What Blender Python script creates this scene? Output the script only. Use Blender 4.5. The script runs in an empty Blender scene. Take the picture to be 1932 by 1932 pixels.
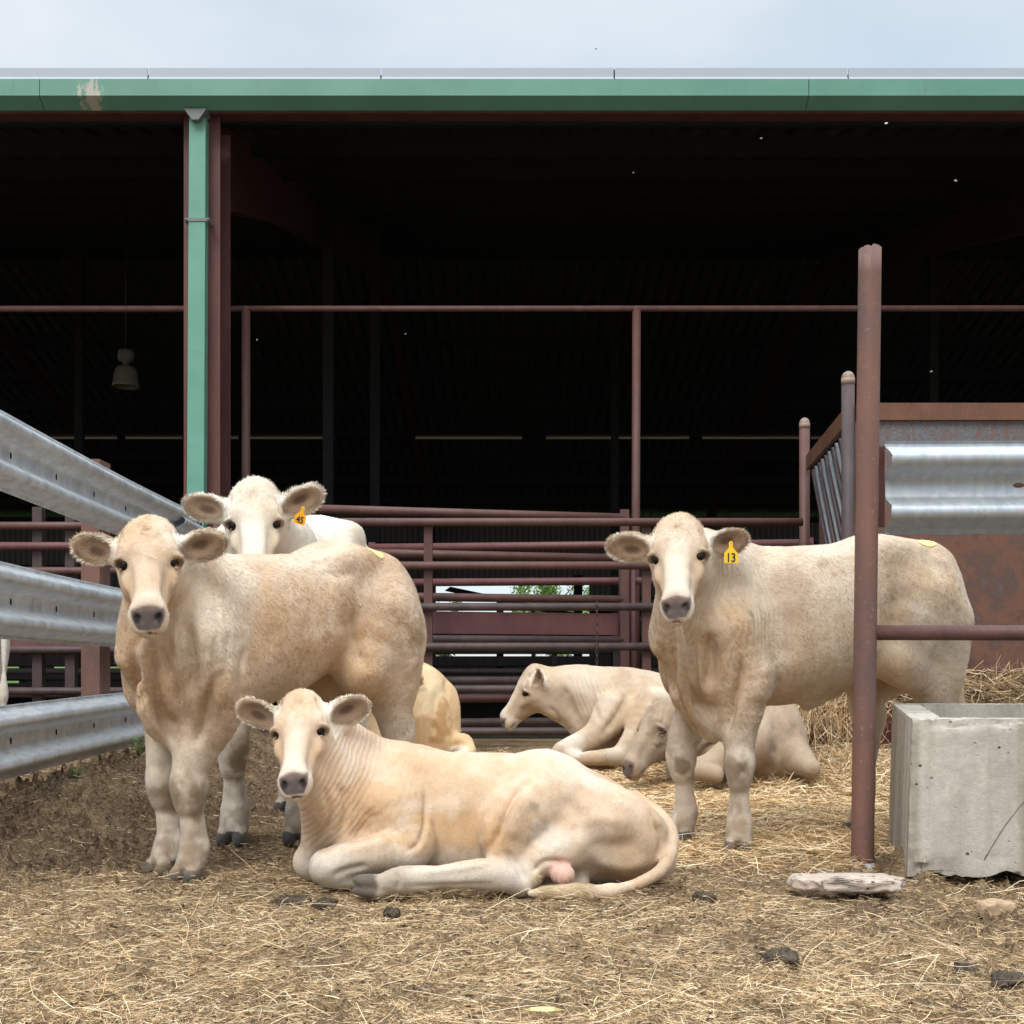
import bpy, bmesh, math, random
import numpy as np
from mathutils import Vector, Matrix

random.seed(11)
rng = np.random.default_rng(7)
F = 2200.0      # focal length in units of 1/1932 of the picture width
HC = 0.70       # camera height
C = bpy.context.scene.collection

def P(u, v, Y):
    """a place in the yard: Y metres from the camera on the sight line u, v"""
    return np.array([(u - 966.0) * Y / F, Y, HC - (v - 1255.0) * Y / F])

def sstep(a, b, x):
    t = np.clip((x - a) / (b - a), 0, 1)
    return t * t * (3 - 2 * t)

def unit(v):
    v = np.asarray(v, float)
    return v / np.linalg.norm(v)

# ------------------------------------------------------------------ noise
_perm = np.random.default_rng(3).integers(0, 2**31, 4096)
def _hash(ix, iy, iz):
    h = (ix * 374761393 + iy * 668265263 + iz * 1274126177) & 0x7fffffff
    h = ((h ^ (h >> 13)) * 1103515245) & 0x7fffffff
    h = (h ^ (h >> 16))
    return (h & 0xffff) / 65535.0 * 2 - 1

def vnoise(p):
    p = np.asarray(p, float)
    i = np.floor(p).astype(np.int64); f = p - i
    f = f * f * f * (f * (f * 6 - 15) + 10)
    r = 0
    for dx in (0, 1):
        wx = f[:, 0] if dx else 1 - f[:, 0]
        for dy in (0, 1):
            wy = f[:, 1] if dy else 1 - f[:, 1]
            for dz in (0, 1):
                wz = f[:, 2] if dz else 1 - f[:, 2]
                r = r + wx * wy * wz * _hash(i[:, 0] + dx, i[:, 1] + dy, i[:, 2] + dz)
    return r

def fbm(p, scale=1.0, octaves=4, gain=0.5, seed=0.0):
    p = np.asarray(p, float) * scale + seed * 17.31
    a, s = 1.0, 0
    for o in range(octaves):
        s = s + a * vnoise(p)
        p = p * 2.03 + 5.7
        a *= gain
    return s

# ------------------------------------------------------------------ implicit bodies
class Field:
    MARG = 0.09
    def __init__(self, lo, hi, res):
        self.lo = np.asarray(lo, float); self.res = res
        n = np.ceil((np.asarray(hi, float) - self.lo) / res).astype(int) + 1
        self.ax = [(self.lo[i] + res * np.arange(n[i])).astype(np.float32) for i in range(3)]
        self.f = np.full(n, 1.0, np.float32)
    def put(self, lo, hi, fn, k, op='u'):
        sl = []; co = []
        for i in range(3):
            a = max(0, int((lo[i] - self.MARG - self.lo[i]) / self.res))
            b = min(len(self.ax[i]), int((hi[i] + self.MARG - self.lo[i]) / self.res) + 2)
            if b <= a: return
            sl.append(slice(a, b))
            sh = [1, 1, 1]; sh[i] = b - a
            co.append(self.ax[i][a:b].reshape(sh))
        sl = tuple(sl)
        d = fn(*co)
        a = self.f[sl]
        if op == 'u':
            h = np.maximum(k - np.abs(a - d), 0) / k
            self.f[sl] = np.minimum(a, d) - h * h * k * 0.25
        else:
            d = -d
            h = np.maximum(k - np.abs(a - d), 0) / k
            self.f[sl] = np.maximum(a, d) + h * h * k * 0.25
    def tube(self, pts, rad, k=0.03, op='u', smooth=0):
        pts = np.asarray(pts, float); rad = np.asarray(rad, float)
        if smooth: pts, rad = crom(pts, rad, smooth)
        lo = (pts - rad[:, None]).min(0); hi = (pts + rad[:, None]).max(0)
        def fn(x, y, z):
            d = None
            for a, b, ra, rb in zip(pts[:-1], pts[1:], rad[:-1], rad[1:]):
                v = b - a; L = float(v @ v) + 1e-12
                px, py, pz = x - np.float32(a[0]), y - np.float32(a[1]), z - np.float32(a[2])
                t = np.clip((px * np.float32(v[0]) + py * np.float32(v[1]) + pz * np.float32(v[2])) / np.float32(L), 0, 1)
                e = np.sqrt((px - t * np.float32(v[0]))**2 + (py - t * np.float32(v[1]))**2 + (pz - t * np.float32(v[2]))**2) - (np.float32(ra) + t * np.float32(rb - ra))
                d = e if d is None else np.minimum(d, e)
            return d
        self.put(lo, hi, fn, k, op)
    def ell(self, c, rad, axes=None, k=0.03, op='u'):
        c = np.asarray(c, float); R = np.eye(3) if axes is None else np.asarray(axes, float); rad = np.asarray(rad, float)
        ext = np.sqrt(((R * rad[:, None])**2).sum(0))
        def fn(x, y, z):
            px, py, pz = x - np.float32(c[0]), y - np.float32(c[1]), z - np.float32(c[2])
            k0 = 0; k1 = 0
            for a in range(3):
                q = px * np.float32(R[a, 0]) + py * np.float32(R[a, 1]) + pz * np.float32(R[a, 2])
                k0 = k0 + (q / np.float32(rad[a]))**2; k1 = k1 + (q / np.float32(rad[a]**2))**2
            k0 = np.sqrt(k0); k1 = np.sqrt(k1) + 1e-9
            return k0 * (k0 - 1) / k1
        self.put(c - ext, c + ext, fn, k, op)
    def loft(self, o, R, t, top, bot, hw, wide=0.5, cy=None, p=2.3, k=0.03, op='u', axis_n=160):
        """ellipse sections along R[0] from o; top/bot measured along R[2], hw along R[1]"""
        o = np.asarray(o, float); R = np.asarray(R, float)
        tt = np.linspace(t[0], t[-1], axis_n)
        T, B, W = (mono(t, a, tt) for a in (top, bot, hw))
        WD = np.interp(tt, t, np.broadcast_to(wide, len(t)))
        CY = np.zeros_like(tt) if cy is None else mono(t, cy, tt)
        corners = []
        for j in range(axis_n):
            for s in (-1, 1):
                for zz in (T[j], B[j]):
                    corners.append(o + R[0] * tt[j] + R[1] * (CY[j] + s * W[j]) + R[2] * zz)
        corners = np.array(corners)
        CZ = B + WD * (T - B); HU = T - CZ; HD = CZ - B
        T32 = [a.astype(np.float32) for a in (CZ, HU, HD, W, CY)]
        t0, t1 = tt[0], tt[-1]
        def fn(x, y, z):
            px, py, pz = x - np.float32(o[0]), y - np.float32(o[1]), z - np.float32(o[2])
            a, b, c = (px * np.float32(R[i, 0]) + py * np.float32(R[i, 1]) + pz * np.float32(R[i, 2]) for i in range(3))
            idx = np.clip((a - t0) / (t1 - t0) * (axis_n - 1), 0, axis_n - 1.001).astype(np.float32)
            i0 = idx.astype(np.int32); fr = idx - i0
            cz, hu, hd, w, cyy = (q[i0] * (1 - fr) + q[i0 + 1] * fr for q in T32)
            b = b - cyy; c = c - cz
            h = np.where(c > 0, hu, hd)
            r = np.sqrt(b * b + c * c) + 1e-6
            k0 = ((np.abs(b) / w)**p + (np.abs(c) / h)**p)**np.float32(1 / p) + 1e-6
            ds = r - r / k0
            dt = np.maximum(np.maximum(t0 - a, a - t1), 0)
            return np.where(dt > 0, np.sqrt(np.maximum(ds, 0)**2 + dt * dt), ds).astype(np.float32)
        self.put(corners.min(0), corners.max(0), fn, k, op)
    def mesh(self):
        """surface nets"""
        f = self.f; s = f < 0
        nx, ny, nz = f.shape
        c = np.zeros((nx - 1, ny - 1, nz - 1), np.int8)
        for dx in (0, 1):
            for dy in (0, 1):
                for dz in (0, 1):
                    c += s[dx:nx - 1 + dx, dy:ny - 1 + dy, dz:nz - 1 + dz]
        act = (c > 0) & (c < 8)
        I = np.argwhere(act)
        idx = np.full(act.shape, -1, np.int32); idx[act] = np.arange(len(I))
        acc = np.zeros((len(I), 3)); cnt = np.zeros(len(I))
        corn = [(a, b, d) for a in (0, 1) for b in (0, 1) for d in (0, 1)]
        val = {q: f[I[:, 0] + q[0], I[:, 1] + q[1], I[:, 2] + q[2]].astype(float) for q in corn}
        for q in corn:
            for ax in range(3):
                if q[ax]: continue
                w = list(q); w[ax] = 1; w = tuple(w)
                a, b = val[q], val[w]
                m = (a < 0) != (b < 0)
                t = np.where(m, a / np.where(m, a - b, 1), 0)
                pt = np.zeros((len(I), 3)) + np.array(q); pt[:, ax] += t
                acc[m] += pt[m]; cnt[m] += 1
        V = self.lo + (I + acc / cnt[:, None]) * self.res
        Q = []
        for ax in range(3):
            b, d = [(1, 2), (2, 0), (0, 1)][ax]
            sa = [slice(None)] * 3; sb = [slice(None)] * 3
            sa[ax] = slice(0, -1); sb[ax] = slice(1, None)
            A, B = s[tuple(sa)], s[tuple(sb)]
            E = np.argwhere(A != B)
            ok = (E[:, b] > 0) & (E[:, d] > 0) & (E[:, b] < f.shape[b] - 1) & (E[:, d] < f.shape[d] - 1)
            E = E[ok]
            inside = A[E[:, 0], E[:, 1], E[:, 2]]
            def cell(ob, od):
                e = E.copy(); e[:, b] -= ob; e[:, d] -= od
                return idx[e[:, 0], e[:, 1], e[:, 2]]
            q = np.stack([cell(1, 1), cell(0, 1), cell(0, 0), cell(1, 0)], 1)
            q[~inside] = q[~inside][:, ::-1]
            Q.append(q)
        return V, np.concatenate(Q)

def mono(t, a, tt):
    """smooth monotone interpolation of a profile"""
    t = np.asarray(t, float); a = np.asarray(a, float)
    d = np.diff(a) / np.diff(t)
    m = np.zeros(len(t)); m[1:-1] = np.where(d[:-1] * d[1:] > 0, 2 * d[:-1] * d[1:] / (d[:-1] + d[1:] + 1e-12), 0)
    m[0], m[-1] = d[0], d[-1]
    i = np.clip(np.searchsorted(t, tt) - 1, 0, len(t) - 2)
    h = t[i + 1] - t[i]; s = (tt - t[i]) / h
    return (a[i] * (1 + 2 * s) * (1 - s)**2 + h * m[i] * s * (1 - s)**2 + a[i + 1] * s * s * (3 - 2 * s) + h * m[i + 1] * s * s * (s - 1))

def crom(pts, rad, n):
    pts = np.asarray(pts, float); rad = np.asarray(rad, float)
    q = np.concatenate([[2 * pts[0] - pts[1]], pts, [2 * pts[-1] - pts[-2]]])
    op, orr = [], []
    for i in range(len(pts) - 1):
        a, b, c, d = q[i], q[i + 1], q[i + 2], q[i + 3]
        for j in range(n):
            t = j / n
            op.append(0.5 * (2 * b + (c - a) * t + (2 * a - 5 * b + 4 * c - d) * t * t + (3 * b - a - 3 * c + d) * t**3))
            orr.append(rad[i] + (rad[i + 1] - rad[i]) * t)
    op.append(pts[-1]); orr.append(rad[-1])
    return np.array(op), np.array(orr)

# ------------------------------------------------------------------ mesh helpers
def np_mesh(name, V, faces, nper, mat=None, parent=None, smooth=True, col=None, attrs=None, normals=None):
    """V (n,3); faces (m,nper)"""
    me = bpy.data.meshes.new(name)
    V = np.ascontiguousarray(V, np.float32); faces = np.ascontiguousarray(faces, np.int32)
    me.vertices.add(len(V)); me.vertices.foreach_set('co', V.ravel())
    me.loops.add(faces.size); me.loops.foreach_set('vertex_index', faces.ravel())
    me.polygons.add(len(faces))
    me.polygons.foreach_set('loop_start', np.arange(0, faces.size, nper, dtype=np.int32))
    me.polygons.foreach_set('loop_total', np.full(len(faces), nper, np.int32))
    me.update(calc_edges=True)
    me.polygons.foreach_set('use_smooth', np.full(len(faces), smooth, bool))
    if col is not None:
        ca = me.color_attributes.new('Col', 'FLOAT_COLOR', 'POINT')
        c4 = np.ones((len(V), 4), np.float32); c4[:, :3] = col
        ca.data.foreach_set('color', c4.ravel())
    for k, a in (attrs or {}).items():
        at = me.attributes.new(k, 'FLOAT', 'POINT'); at.data.foreach_set('value', np.ascontiguousarray(a, np.float32))
    if normals is not None:
        me.normals_split_custom_set_from_vertices(np.ascontiguousarray(normals, np.float32))
    if mat: me.materials.append(mat)
    o = bpy.data.objects.new(name, me); C.objects.link(o)
    if parent: o.parent = parent
    return o

def tag(o, label=None, cat=None, group=None, kind=None):
    if label: o['label'] = label
    if cat: o['category'] = cat
    if group: o['group'] = group
    if kind: o['kind'] = kind
    return o

def empty(name, loc=(0, 0, 0)):
    o = bpy.data.objects.new(name, None); C.objects.link(o); o.location = loc
    o.empty_display_size = 0.1
    return o

class MB:
    """collects boxes, pipes, prisms in world space; build() makes ONE mesh object"""
    def __init__(self): self.bm = bmesh.new()
    def box(self, lo, hi, bevel=0.0):
        lo = Vector(lo); hi = Vector(hi)
        r = bmesh.ops.create_cube(self.bm, size=1.0)
        for v in r['verts']:
            v.co = Vector(((lo[i] + hi[i]) / 2 + v.co[i] * (hi[i] - lo[i])) for i in range(3))
        if bevel:
            es = list({e for v in r['verts'] for e in v.link_edges})
            bmesh.ops.bevel(self.bm, geom=es, offset=bevel, segments=2, profile=0.6, affect='EDGES')
        return self
    def hexa(self, b, t, bevel=0.0):
        """box from 4 bottom + 4 top corners"""
        vs = [self.bm.verts.new(tuple(map(float, p))) for p in list(b) + list(t)]
        fs = [(3, 2, 1, 0), (4, 5, 6, 7), (0, 1, 5, 4), (1, 2, 6, 5), (2, 3, 7, 6), (3, 0, 4, 7)]
        faces = [self.bm.faces.new([vs[i] for i in f]) for f in fs]
        bmesh.ops.recalc_face_normals(self.bm, faces=faces)
        if bevel:
            es = list({e for v in vs for e in v.link_edges})
            bmesh.ops.bevel(self.bm, geom=es, offset=bevel, segments=2, profile=0.6, affect='EDGES')
        return self
    def pipe(self, pts, r, seg=12, cap=True, r1=None):
        pts = [Vector(tuple(map(float, p))) for p in pts]
        rings = []; n = len(pts)
        for i, p in enumerate(pts):
            d = (pts[min(i + 1, n - 1)] - pts[max(i - 1, 0)]).normalized()
            up = Vector((0, 0, 1)) if abs(d.z) < 0.9 else Vector((0, 1, 0))
            a = d.cross(up).normalized(); b = a.cross(d)
            rr = r if r1 is None else r + (r1 - r) * i / (n - 1)
            if isinstance(r, (list, tuple)): rr = r[i]
            rings.append([self.bm.verts.new(p + (a * math.cos(q) + b * math.sin(q)) * rr) for q in [2 * math.pi * j / seg for j in range(seg)]])
        fs = []
        for A, B in zip(rings[:-1], rings[1:]):
            for j in range(seg):
                f = self.bm.faces.new((A[j], A[(j + 1) % seg], B[(j + 1) % seg], B[j])); f.smooth = True; fs.append(f)
        if cap:
            fs.append(self.bm.faces.new(rings[0][::-1])); fs.append(self.bm.faces.new(rings[-1]))
        bmesh.ops.recalc_face_normals(self.bm, faces=fs)
        return self
    def sweep(self, prof, A, B, ez=(0, 0, 1), n=1, wob=0.0, closed=True):
        """extrude a profile (side offset, up) from A to B; side = dir x up"""
        A = np.asarray(A, float); B = np.asarray(B, float); d = unit(B - A); ez = np.asarray(ez, float)
        sd = unit(np.cross(d, ez)); up = np.cross(sd, d)
        rings = []
        for i in range(n + 1):
            c = A + (B - A) * i / n
            rings.append([self.bm.verts.new(tuple(c + sd * s + up * h)) for s, h in prof])
        m = len(prof); fs = []
        for a, b in zip(rings[:-1], rings[1:]):
            for j in range(m if closed else m - 1):
                f = self.bm.faces.new((a[j], a[(j + 1) % m], b[(j + 1) % m], b[j])); fs.append(f)
        if closed:
            fs.append(self.bm.faces.new(rings[0][::-1])); fs.append(self.bm.faces.new(rings[-1]))
        bmesh.ops.recalc_face_normals(self.bm, faces=fs)
        return self
    def sphere(self, c, r, seg=16, ring=10, axes=None):
        res = bmesh.ops.create_uvsphere(self.bm, u_segments=seg, v_segments=ring, radius=1.0)
        R = np.eye(3) if axes is None else np.asarray(axes)
        rr = np.broadcast_to(r, 3)
        for v in res['verts']:
            q = np.array(v.co) * rr
            v.co = Vector(tuple(np.asarray(c) + R.T @ q))
            for f in v.link_faces: f.smooth = True
        return self
    def lathe(self, c, prof, seg=24):
        rings = []
        for r, z in prof:
            rings.append([self.bm.verts.new((c[0] + r * math.cos(2 * math.pi * j / seg), c[1] + r * math.sin(2 * math.pi * j / seg), c[2] + z)) for j in range(seg)])
        for a, b in zip(rings[:-1], rings[1:]):
            for j in range(seg):
                f = self.bm.faces.new((a[j], a[(j + 1) % seg], b[(j + 1) % seg], b[j])); f.smooth = True
        return self
    def build(self, name, mat, parent=None, smooth_angle=None):
        me = bpy.data.meshes.new(name)
        self.bm.normal_update(); self.bm.to_mesh(me); self.bm.free()
        if smooth_angle is not None:
            me.polygons.foreach_set('use_smooth', np.ones(len(me.polygons), bool))
            me.set_sharp_from_angle(angle=math.radians(smooth_angle))
        if mat: me.materials.append(mat)
        o = bpy.data.objects.new(name, me); C.objects.link(o)
        if parent:
            o.parent = parent
            o.matrix_parent_inverse = Matrix.Translation(-parent.location)
        return o

# ------------------------------------------------------------------ materials
class NT:
    def __init__(self, name):
        self.m = bpy.data.materials.new(name); self.m.use_nodes = True
        self.t = self.m.node_tree; self.b = self.t.nodes['Principled BSDF']
    def n(self, typ, **kw):
        x = self.t.nodes.new(typ)
        for k, v in kw.items():
            if k.startswith('i_'):
                key = k[2:]; key = int(key) if key.isdigit() else key.replace('_', ' ')
                x.inputs[key].default_value = v
            else: setattr(x, k, v)
        return x
    def l(self, a, b): self.t.links.new(a, b)
    def noise(self, scale, detail=4, rough=0.55, vec=None, stretch=None, dist=0.0):
        x = self.n('ShaderNodeTexNoise'); x.inputs['Scale'].default_value = scale
        x.inputs['Detail'].default_value = detail; x.inputs['Roughness'].default_value = rough
        x.inputs['Distortion'].default_value = dist
        self.l(self.coord(stretch) if vec is None else vec, x.inputs['Vector'])
        return x.outputs['Fac']
    def coord(self, stretch=None, kind='Object'):
        tc = self.n('ShaderNodeTexCoord').outputs[kind]
        if stretch is None: return tc
        mp = self.n('ShaderNodeMapping'); mp.inputs['Scale'].default_value = stretch
        self.l(tc, mp.inputs['Vector']); return mp.outputs['Vector']
    def ramp(self, fac, stops, interp='LINEAR'):
        r = self.n('ShaderNodeValToRGB'); r.color_ramp.interpolation = interp
        e = r.color_ramp.elements
        while len(e) < len(stops): e.new(0.5)
        for q, (p, c) in zip(e, stops):
            q.position = p; q.color = (*c, 1) if len(c) == 3 else c
        self.l(fac, r.inputs['Fac']); return r.outputs['Color']
    def mix(self, fac, a, b, mode='MIX'):
        x = self.n('ShaderNodeMix', data_type='RGBA', blend_type=mode)
        for s, v in ((0, fac), (6, a), (7, b)):
            if hasattr(v, 'is_linked') or hasattr(v, 'node'): self.l(v, x.inputs[s])
            else: x.inputs[s].default_value = v if s == 0 else (*v, 1)
        return x.outputs[2]
    def math(self, op, a, b=None, clamp=False):
        x = self.n('ShaderNodeMath', operation=op, use_clamp=clamp)
        for s, v in ((0, a), (1, b)):
            if v is None: continue
            if hasattr(v, 'node'): self.l(v, x.inputs[s])
            else: x.inputs[s].default_value = v
        return x.outputs[0]
    def bump(self, h, strength=0.5, dist=0.01):
        x = self.n('ShaderNodeBump'); x.inputs['Strength'].default_value = strength; x.inputs['Distance'].default_value = dist
        self.l(h, x.inputs['Height']); self.l(x.outputs['Normal'], self.b.inputs['Normal'])
    def set(self, col=None, rough=None, metal=None, spec=None):
        for key, v in (('Base Color', col), ('Roughness', rough), ('Metallic', metal), ('Specular IOR Level', spec)):
            if v is None: continue
            if hasattr(v, 'node'): self.l(v, self.b.inputs[key])
            else: self.b.inputs[key].default_value = (*v, 1) if key == 'Base Color' else v
        return self.m
# ------------------------------------------------------------------ cattle
HEAD_T  = [-.055, -.03, 0, .05, .10, .15, .20, .26, .31, .34, .362, .385, .403, .413]
HEAD_UP = [.010, .045, .066, .078, .078, .070, .062, .056, .053, .052, .045, .020, -.008, -.022]
HEAD_DN = [-.035, -.075, -.10, -.128, -.132, -.118, -.100, -.082, -.070, -.066, -.064, -.060, -.053, -.046]
HEAD_W  = [.033, .056, .075, .089, .092, .083, .071, .060, .053, .053, .053, .050, .043, .032]

class Cow:
    def __init__(s, name, lo, hi, res):
        s.name = name; s.fd = Field(lo, hi, res); s.ears = []; s.feet = []; s.marks = []; s.eyes = []; s.wr = None
        s.legs = []; s.spots = []; s.creases = []; s.eye_dark = 1.0; s.hR = None
    def hp(s, t, y, z): return s.ho + s.hs * (t * s.hR[0] + y * s.hR[1] + z * s.hR[2])
    def head(s, o, fwd, up, size=1.0, eyes_open=1.0, jaw=1.0, ears=True):
        fwd = unit(fwd); up = np.asarray(up, float); up = unit(up - fwd * (up @ fwd)); left = np.cross(up, fwd)
        s.ho, s.hR, s.hs = np.asarray(o, float), np.array([fwd, left, up]), size
        fd, k = s.fd, size
        A = np.array
        sc = lambda a: A(a) * k
        fd.loft(s.ho, s.hR, sc(HEAD_T), sc(HEAD_UP), sc(HEAD_DN) * jaw, sc(HEAD_W), wide=[.62] * 5 + [.60, .58, .55, .5, .5, .5, .5, .5, .5], p=2.25, k=.05)
        e = lambda c, r, kk=.03, op='u', ax=None: fd.ell(s.hp(*c), A(r) * k, s.hR if ax is None else ax, kk * k, op)
        e((-.005, 0, .045), (.055, .060, .045), .06)           # poll
        e((.055, 0, .052), (.075, .066, .034), .05)            # forehead
        for q in (-1, 1):
            e((.100, q * .070, .046), (.036, .024, .025), .03)      # brow
            e((.175, q * .071, -.004), (.05, .016, .020), .03)      # cheek bone under the eye
            e((.085, q * .058, -.070), (.075, .036, .055), .05)     # jaw muscle
            e((.147, q * .097, .026), (.026, .017, .017), .012, 'd')   # socket
            e((.358, q * .031, -.014), (.042, .025, .040), .025)    # upper lip
            nax = A([unit(s.hR[1] * q * .8 + s.hR[2] * .62), unit(s.hR[2] * .8 - s.hR[1] * q * .62), s.hR[0]])
            e((.398, q * .033, .012), (.0185, .0090, .022), .006, 'd', nax)   # nostril
            fd.tube([s.hp(.135, q * .088, .054), s.hp(.129, q * .0985, .039), s.hp(.129, q * .1015, .020), s.hp(.137, q * .096, .002)], [.005 * k, .010 * k, .010 * k, .005 * k], .008 * k, smooth=3)   # upper lid
            fd.tube([s.hp(.170, q * .078, .048), s.hp(.171, q * .086, .026), s.hp(.160, q * .093, .004)], [.004 * k, .006 * k, .005 * k], .008 * k, smooth=3)    # lower lid
        fd.tube([s.hp(.10, 0, .048), s.hp(.20, 0, .032), s.hp(.28, 0, .024), s.hp(.335, 0, .020)], [.034 * k, .033 * k, .030 * k, .028 * k], .025 * k, smooth=3)      # nasal bone
        for q in (-1, 1):
            fd.tube([s.hp(.185, q * .066, .042), s.hp(.235, q * .060, .026), s.hp(.29, q * .056, .014), s.hp(.325, q * .058, .006)], [.008 * k, .012 * k, .012 * k, .007 * k], .03 * k, 'd', smooth=3)
            fd.tube([s.hp(.02, q * .060, .072), s.hp(.07, q * .080, .056), s.hp(.11, q * .092, .044)], [.004 * k, .007 * k, .005 * k], .02 * k, 'd', smooth=3)
        fd.ell(s.hp(.085, 0, .092), (.045 * k, .022 * k, .008 * k), s.hR, .02 * k, 'd')
        e((.362, 0, -.060), (.044, .037, .022), .012)         # chin
        mo = [s.hp(.325, .056, -.050), s.hp(.372, .049, -.043), s.hp(.400, .026, -.038), s.hp(.409, 0, -.036), s.hp(.400, -.026, -.038), s.hp(.372, -.049, -.043), s.hp(.325, -.056, -.050)]
        fd.tube(mo, [.003 * k, .005 * k, .006 * k, .006 * k, .006 * k, .005 * k, .003 * k], .006 * k, 'd')
        s.mouth = A(mo)
        for q in (-1, 1):
            s.eyes.append((s.hp(.149, q * .0745, .026), unit(.12 * s.hR[0] + q * .86 * s.hR[1] + .42 * s.hR[2]), .0178 * k, eyes_open))
    def ear(s, q, out, face, length=.20, wid=.052, base=(.050, .074, -.006), droop=0):
        """q +1 the cow's left ear; out: direction it points, face: where the hollow looks"""
        k = s.hs
        out = unit(out); face = np.asarray(face, float); face = unit(face - out * (face @ out)); w = np.cross(face, out)
        b = s.hp(base[0], q * base[1], base[2])
        R = np.array([out, w, face])
        L = length * k
        t = np.array([0, .12, .3, .5, .68, .84, .95, 1.0]) * L
        hw = np.array([.50, .68, .90, 1.0, .96, .78, .48, .18]) * wid * k
        th = np.array([.62, .62, .56, .44, .32, .24, .18, .10]) * .034 * k
        s.fd.tube([b - out * .03 * k, b + out * .03 * k], [.030 * k, .024 * k], .03)
        s.fd.loft(b, R, t, th, -th * 1.25, hw, k=.02, p=2.0)
        s.fd.ell(b + out * L * .56 + face * .022 * k, (L * .36, wid * .76 * k, .027 * k), R, .008, 'd')
        s.ears.append((b, R, L, wid * k))
    def leg(s, pts, rad, k=.05, smooth=5):
        s.fd.tube(pts, rad, k, smooth=smooth)
    def hoof(s, p, d, size=1.0, splay=.3, shank=None):
        d = unit(np.array([d[0], d[1], 0])); sd = np.array([-d[1], d[0], 0]); k = size
        for q in (-1, 1):
            dd = unit(d + sd * q * splay * .4); s2 = np.array([-dd[1], dd[0], 0])
            ax = np.array([unit(dd + np.array([0, 0, -.45])), s2, unit(np.array([dd[0] * .45, dd[1] * .45, 1]))])
            s.fd.ell(p + dd * .030 * k + sd * q * .023 * k + np.array([0, 0, .026 * k]), (.050 * k, .0235 * k, .032 * k), ax, .008)
        s.fd.ell(p + np.array([0, 0, .068 * k]) + d * .004, (.040 * k, .040 * k, .040 * k), None, .02)
        s.feet.append((p, d, k))
    def finish(s, mat, coat, label, fur=60000, seed=1, hairlen=.015, ground=None, smooth=2, flow=(-.8, 0, -.6), res_noise=.0045, eyemat=None, furmat=None):
        fd = s.fd
        V, Q = fd.mesh()
        # a little relaxing takes out the lattice
        for _ in range(smooth):
            acc = np.zeros_like(V); cnt = np.zeros(len(V))
            for a, b in ((0, 1), (1, 2), (2, 3), (3, 0)):
                np.add.at(acc, Q[:, a], V[Q[:, b]]); np.add.at(acc, Q[:, b], V[Q[:, a]])
                np.add.at(cnt, Q[:, a], 1); np.add.at(cnt, Q[:, b], 1)
            V = V * .45 + acc / cnt[:, None] * .55
        N = vnormals(V, Q)
        V = V + N * (fbm(V, 7.0, 3, seed=seed) * res_noise)[:, None]
        for c in s.creases: V = crease(V, N, *c)
        N = vnormals(V, Q)
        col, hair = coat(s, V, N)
        s.V, s.Q, s.N, s.col = V, Q, N, col
        org = np.array([V[:, 0].mean(), V[:, 1].mean(), 0.0])
        wr = s.wr(V, N) if s.wr else (np.zeros(len(V)), np.zeros(len(V)))
        o = np_mesh('calf', V - org, Q, 4, mat, None, True, col, {'wrph': wr[0], 'wrm': wr[1]})
        o.location = org
        tag(o, label, 'calf', 'cream coloured calves in the yard')
        s.o, s.org = o, org
        for (c, n, r, op) in s.eyes:
            if op <= 0: continue
            m = MB(); up = s.hR[0]
            sd = unit(np.cross(n, up)); u2 = np.cross(sd, n)
            m.sphere(c, (r * 1.18, r * op, r), 20, 14, np.array([sd, u2, n]))
            m.build('eye', eyemat, o)
        if fur:
            make_fur(s, fur, hair, furmat, flow, hairlen, seed)
        return o

def crease(V, N, poly, width, depth, ymax=99.):
    """press a fold (depth > 0) or raise a ridge (depth < 0) along a line over the hide that faces the yard"""
    u = 966 + V[:, 0] * F / V[:, 1]; v = 1255 - (V[:, 2] - HC) * F / V[:, 1]
    p, _ = crom(np.array([[a, b, 0.] for a, b in poly]), np.ones(len(poly)), 6)
    p = p[:, :2]; d = np.full(len(V), 1e9); n = len(p) - 1; fade = np.zeros(len(V))
    uv = np.stack([u, v], 1)
    for i in range(n):
        a, b = p[i], p[i + 1]; e = b - a; t = np.clip((uv - a) @ e / (e @ e + 1e-9), 0, 1)
        dd = np.linalg.norm(uv - a - t[:, None] * e, axis=1); m = dd < d
        d[m] = dd[m]; fade[m] = np.minimum((i + t[m]) / n, 1 - (i + t[m]) / n)
    dm = d * V[:, 1] / F
    w = np.exp(-(dm / width)**2) * sstep(0, .3, fade) * sstep(.05, -.25, N[:, 1]) * (V[:, 1] < ymax)
    return V - N * (w * depth)[:, None]

def vnormals(V, Q):
    fn = np.cross(V[Q[:, 2]] - V[Q[:, 0]], V[Q[:, 3]] - V[Q[:, 1]])
    N = np.zeros_like(V)
    for a in range(4): np.add.at(N, Q[:, a], fn)
    return N / (np.linalg.norm(N, axis=1)[:, None] + 1e-12)

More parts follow.
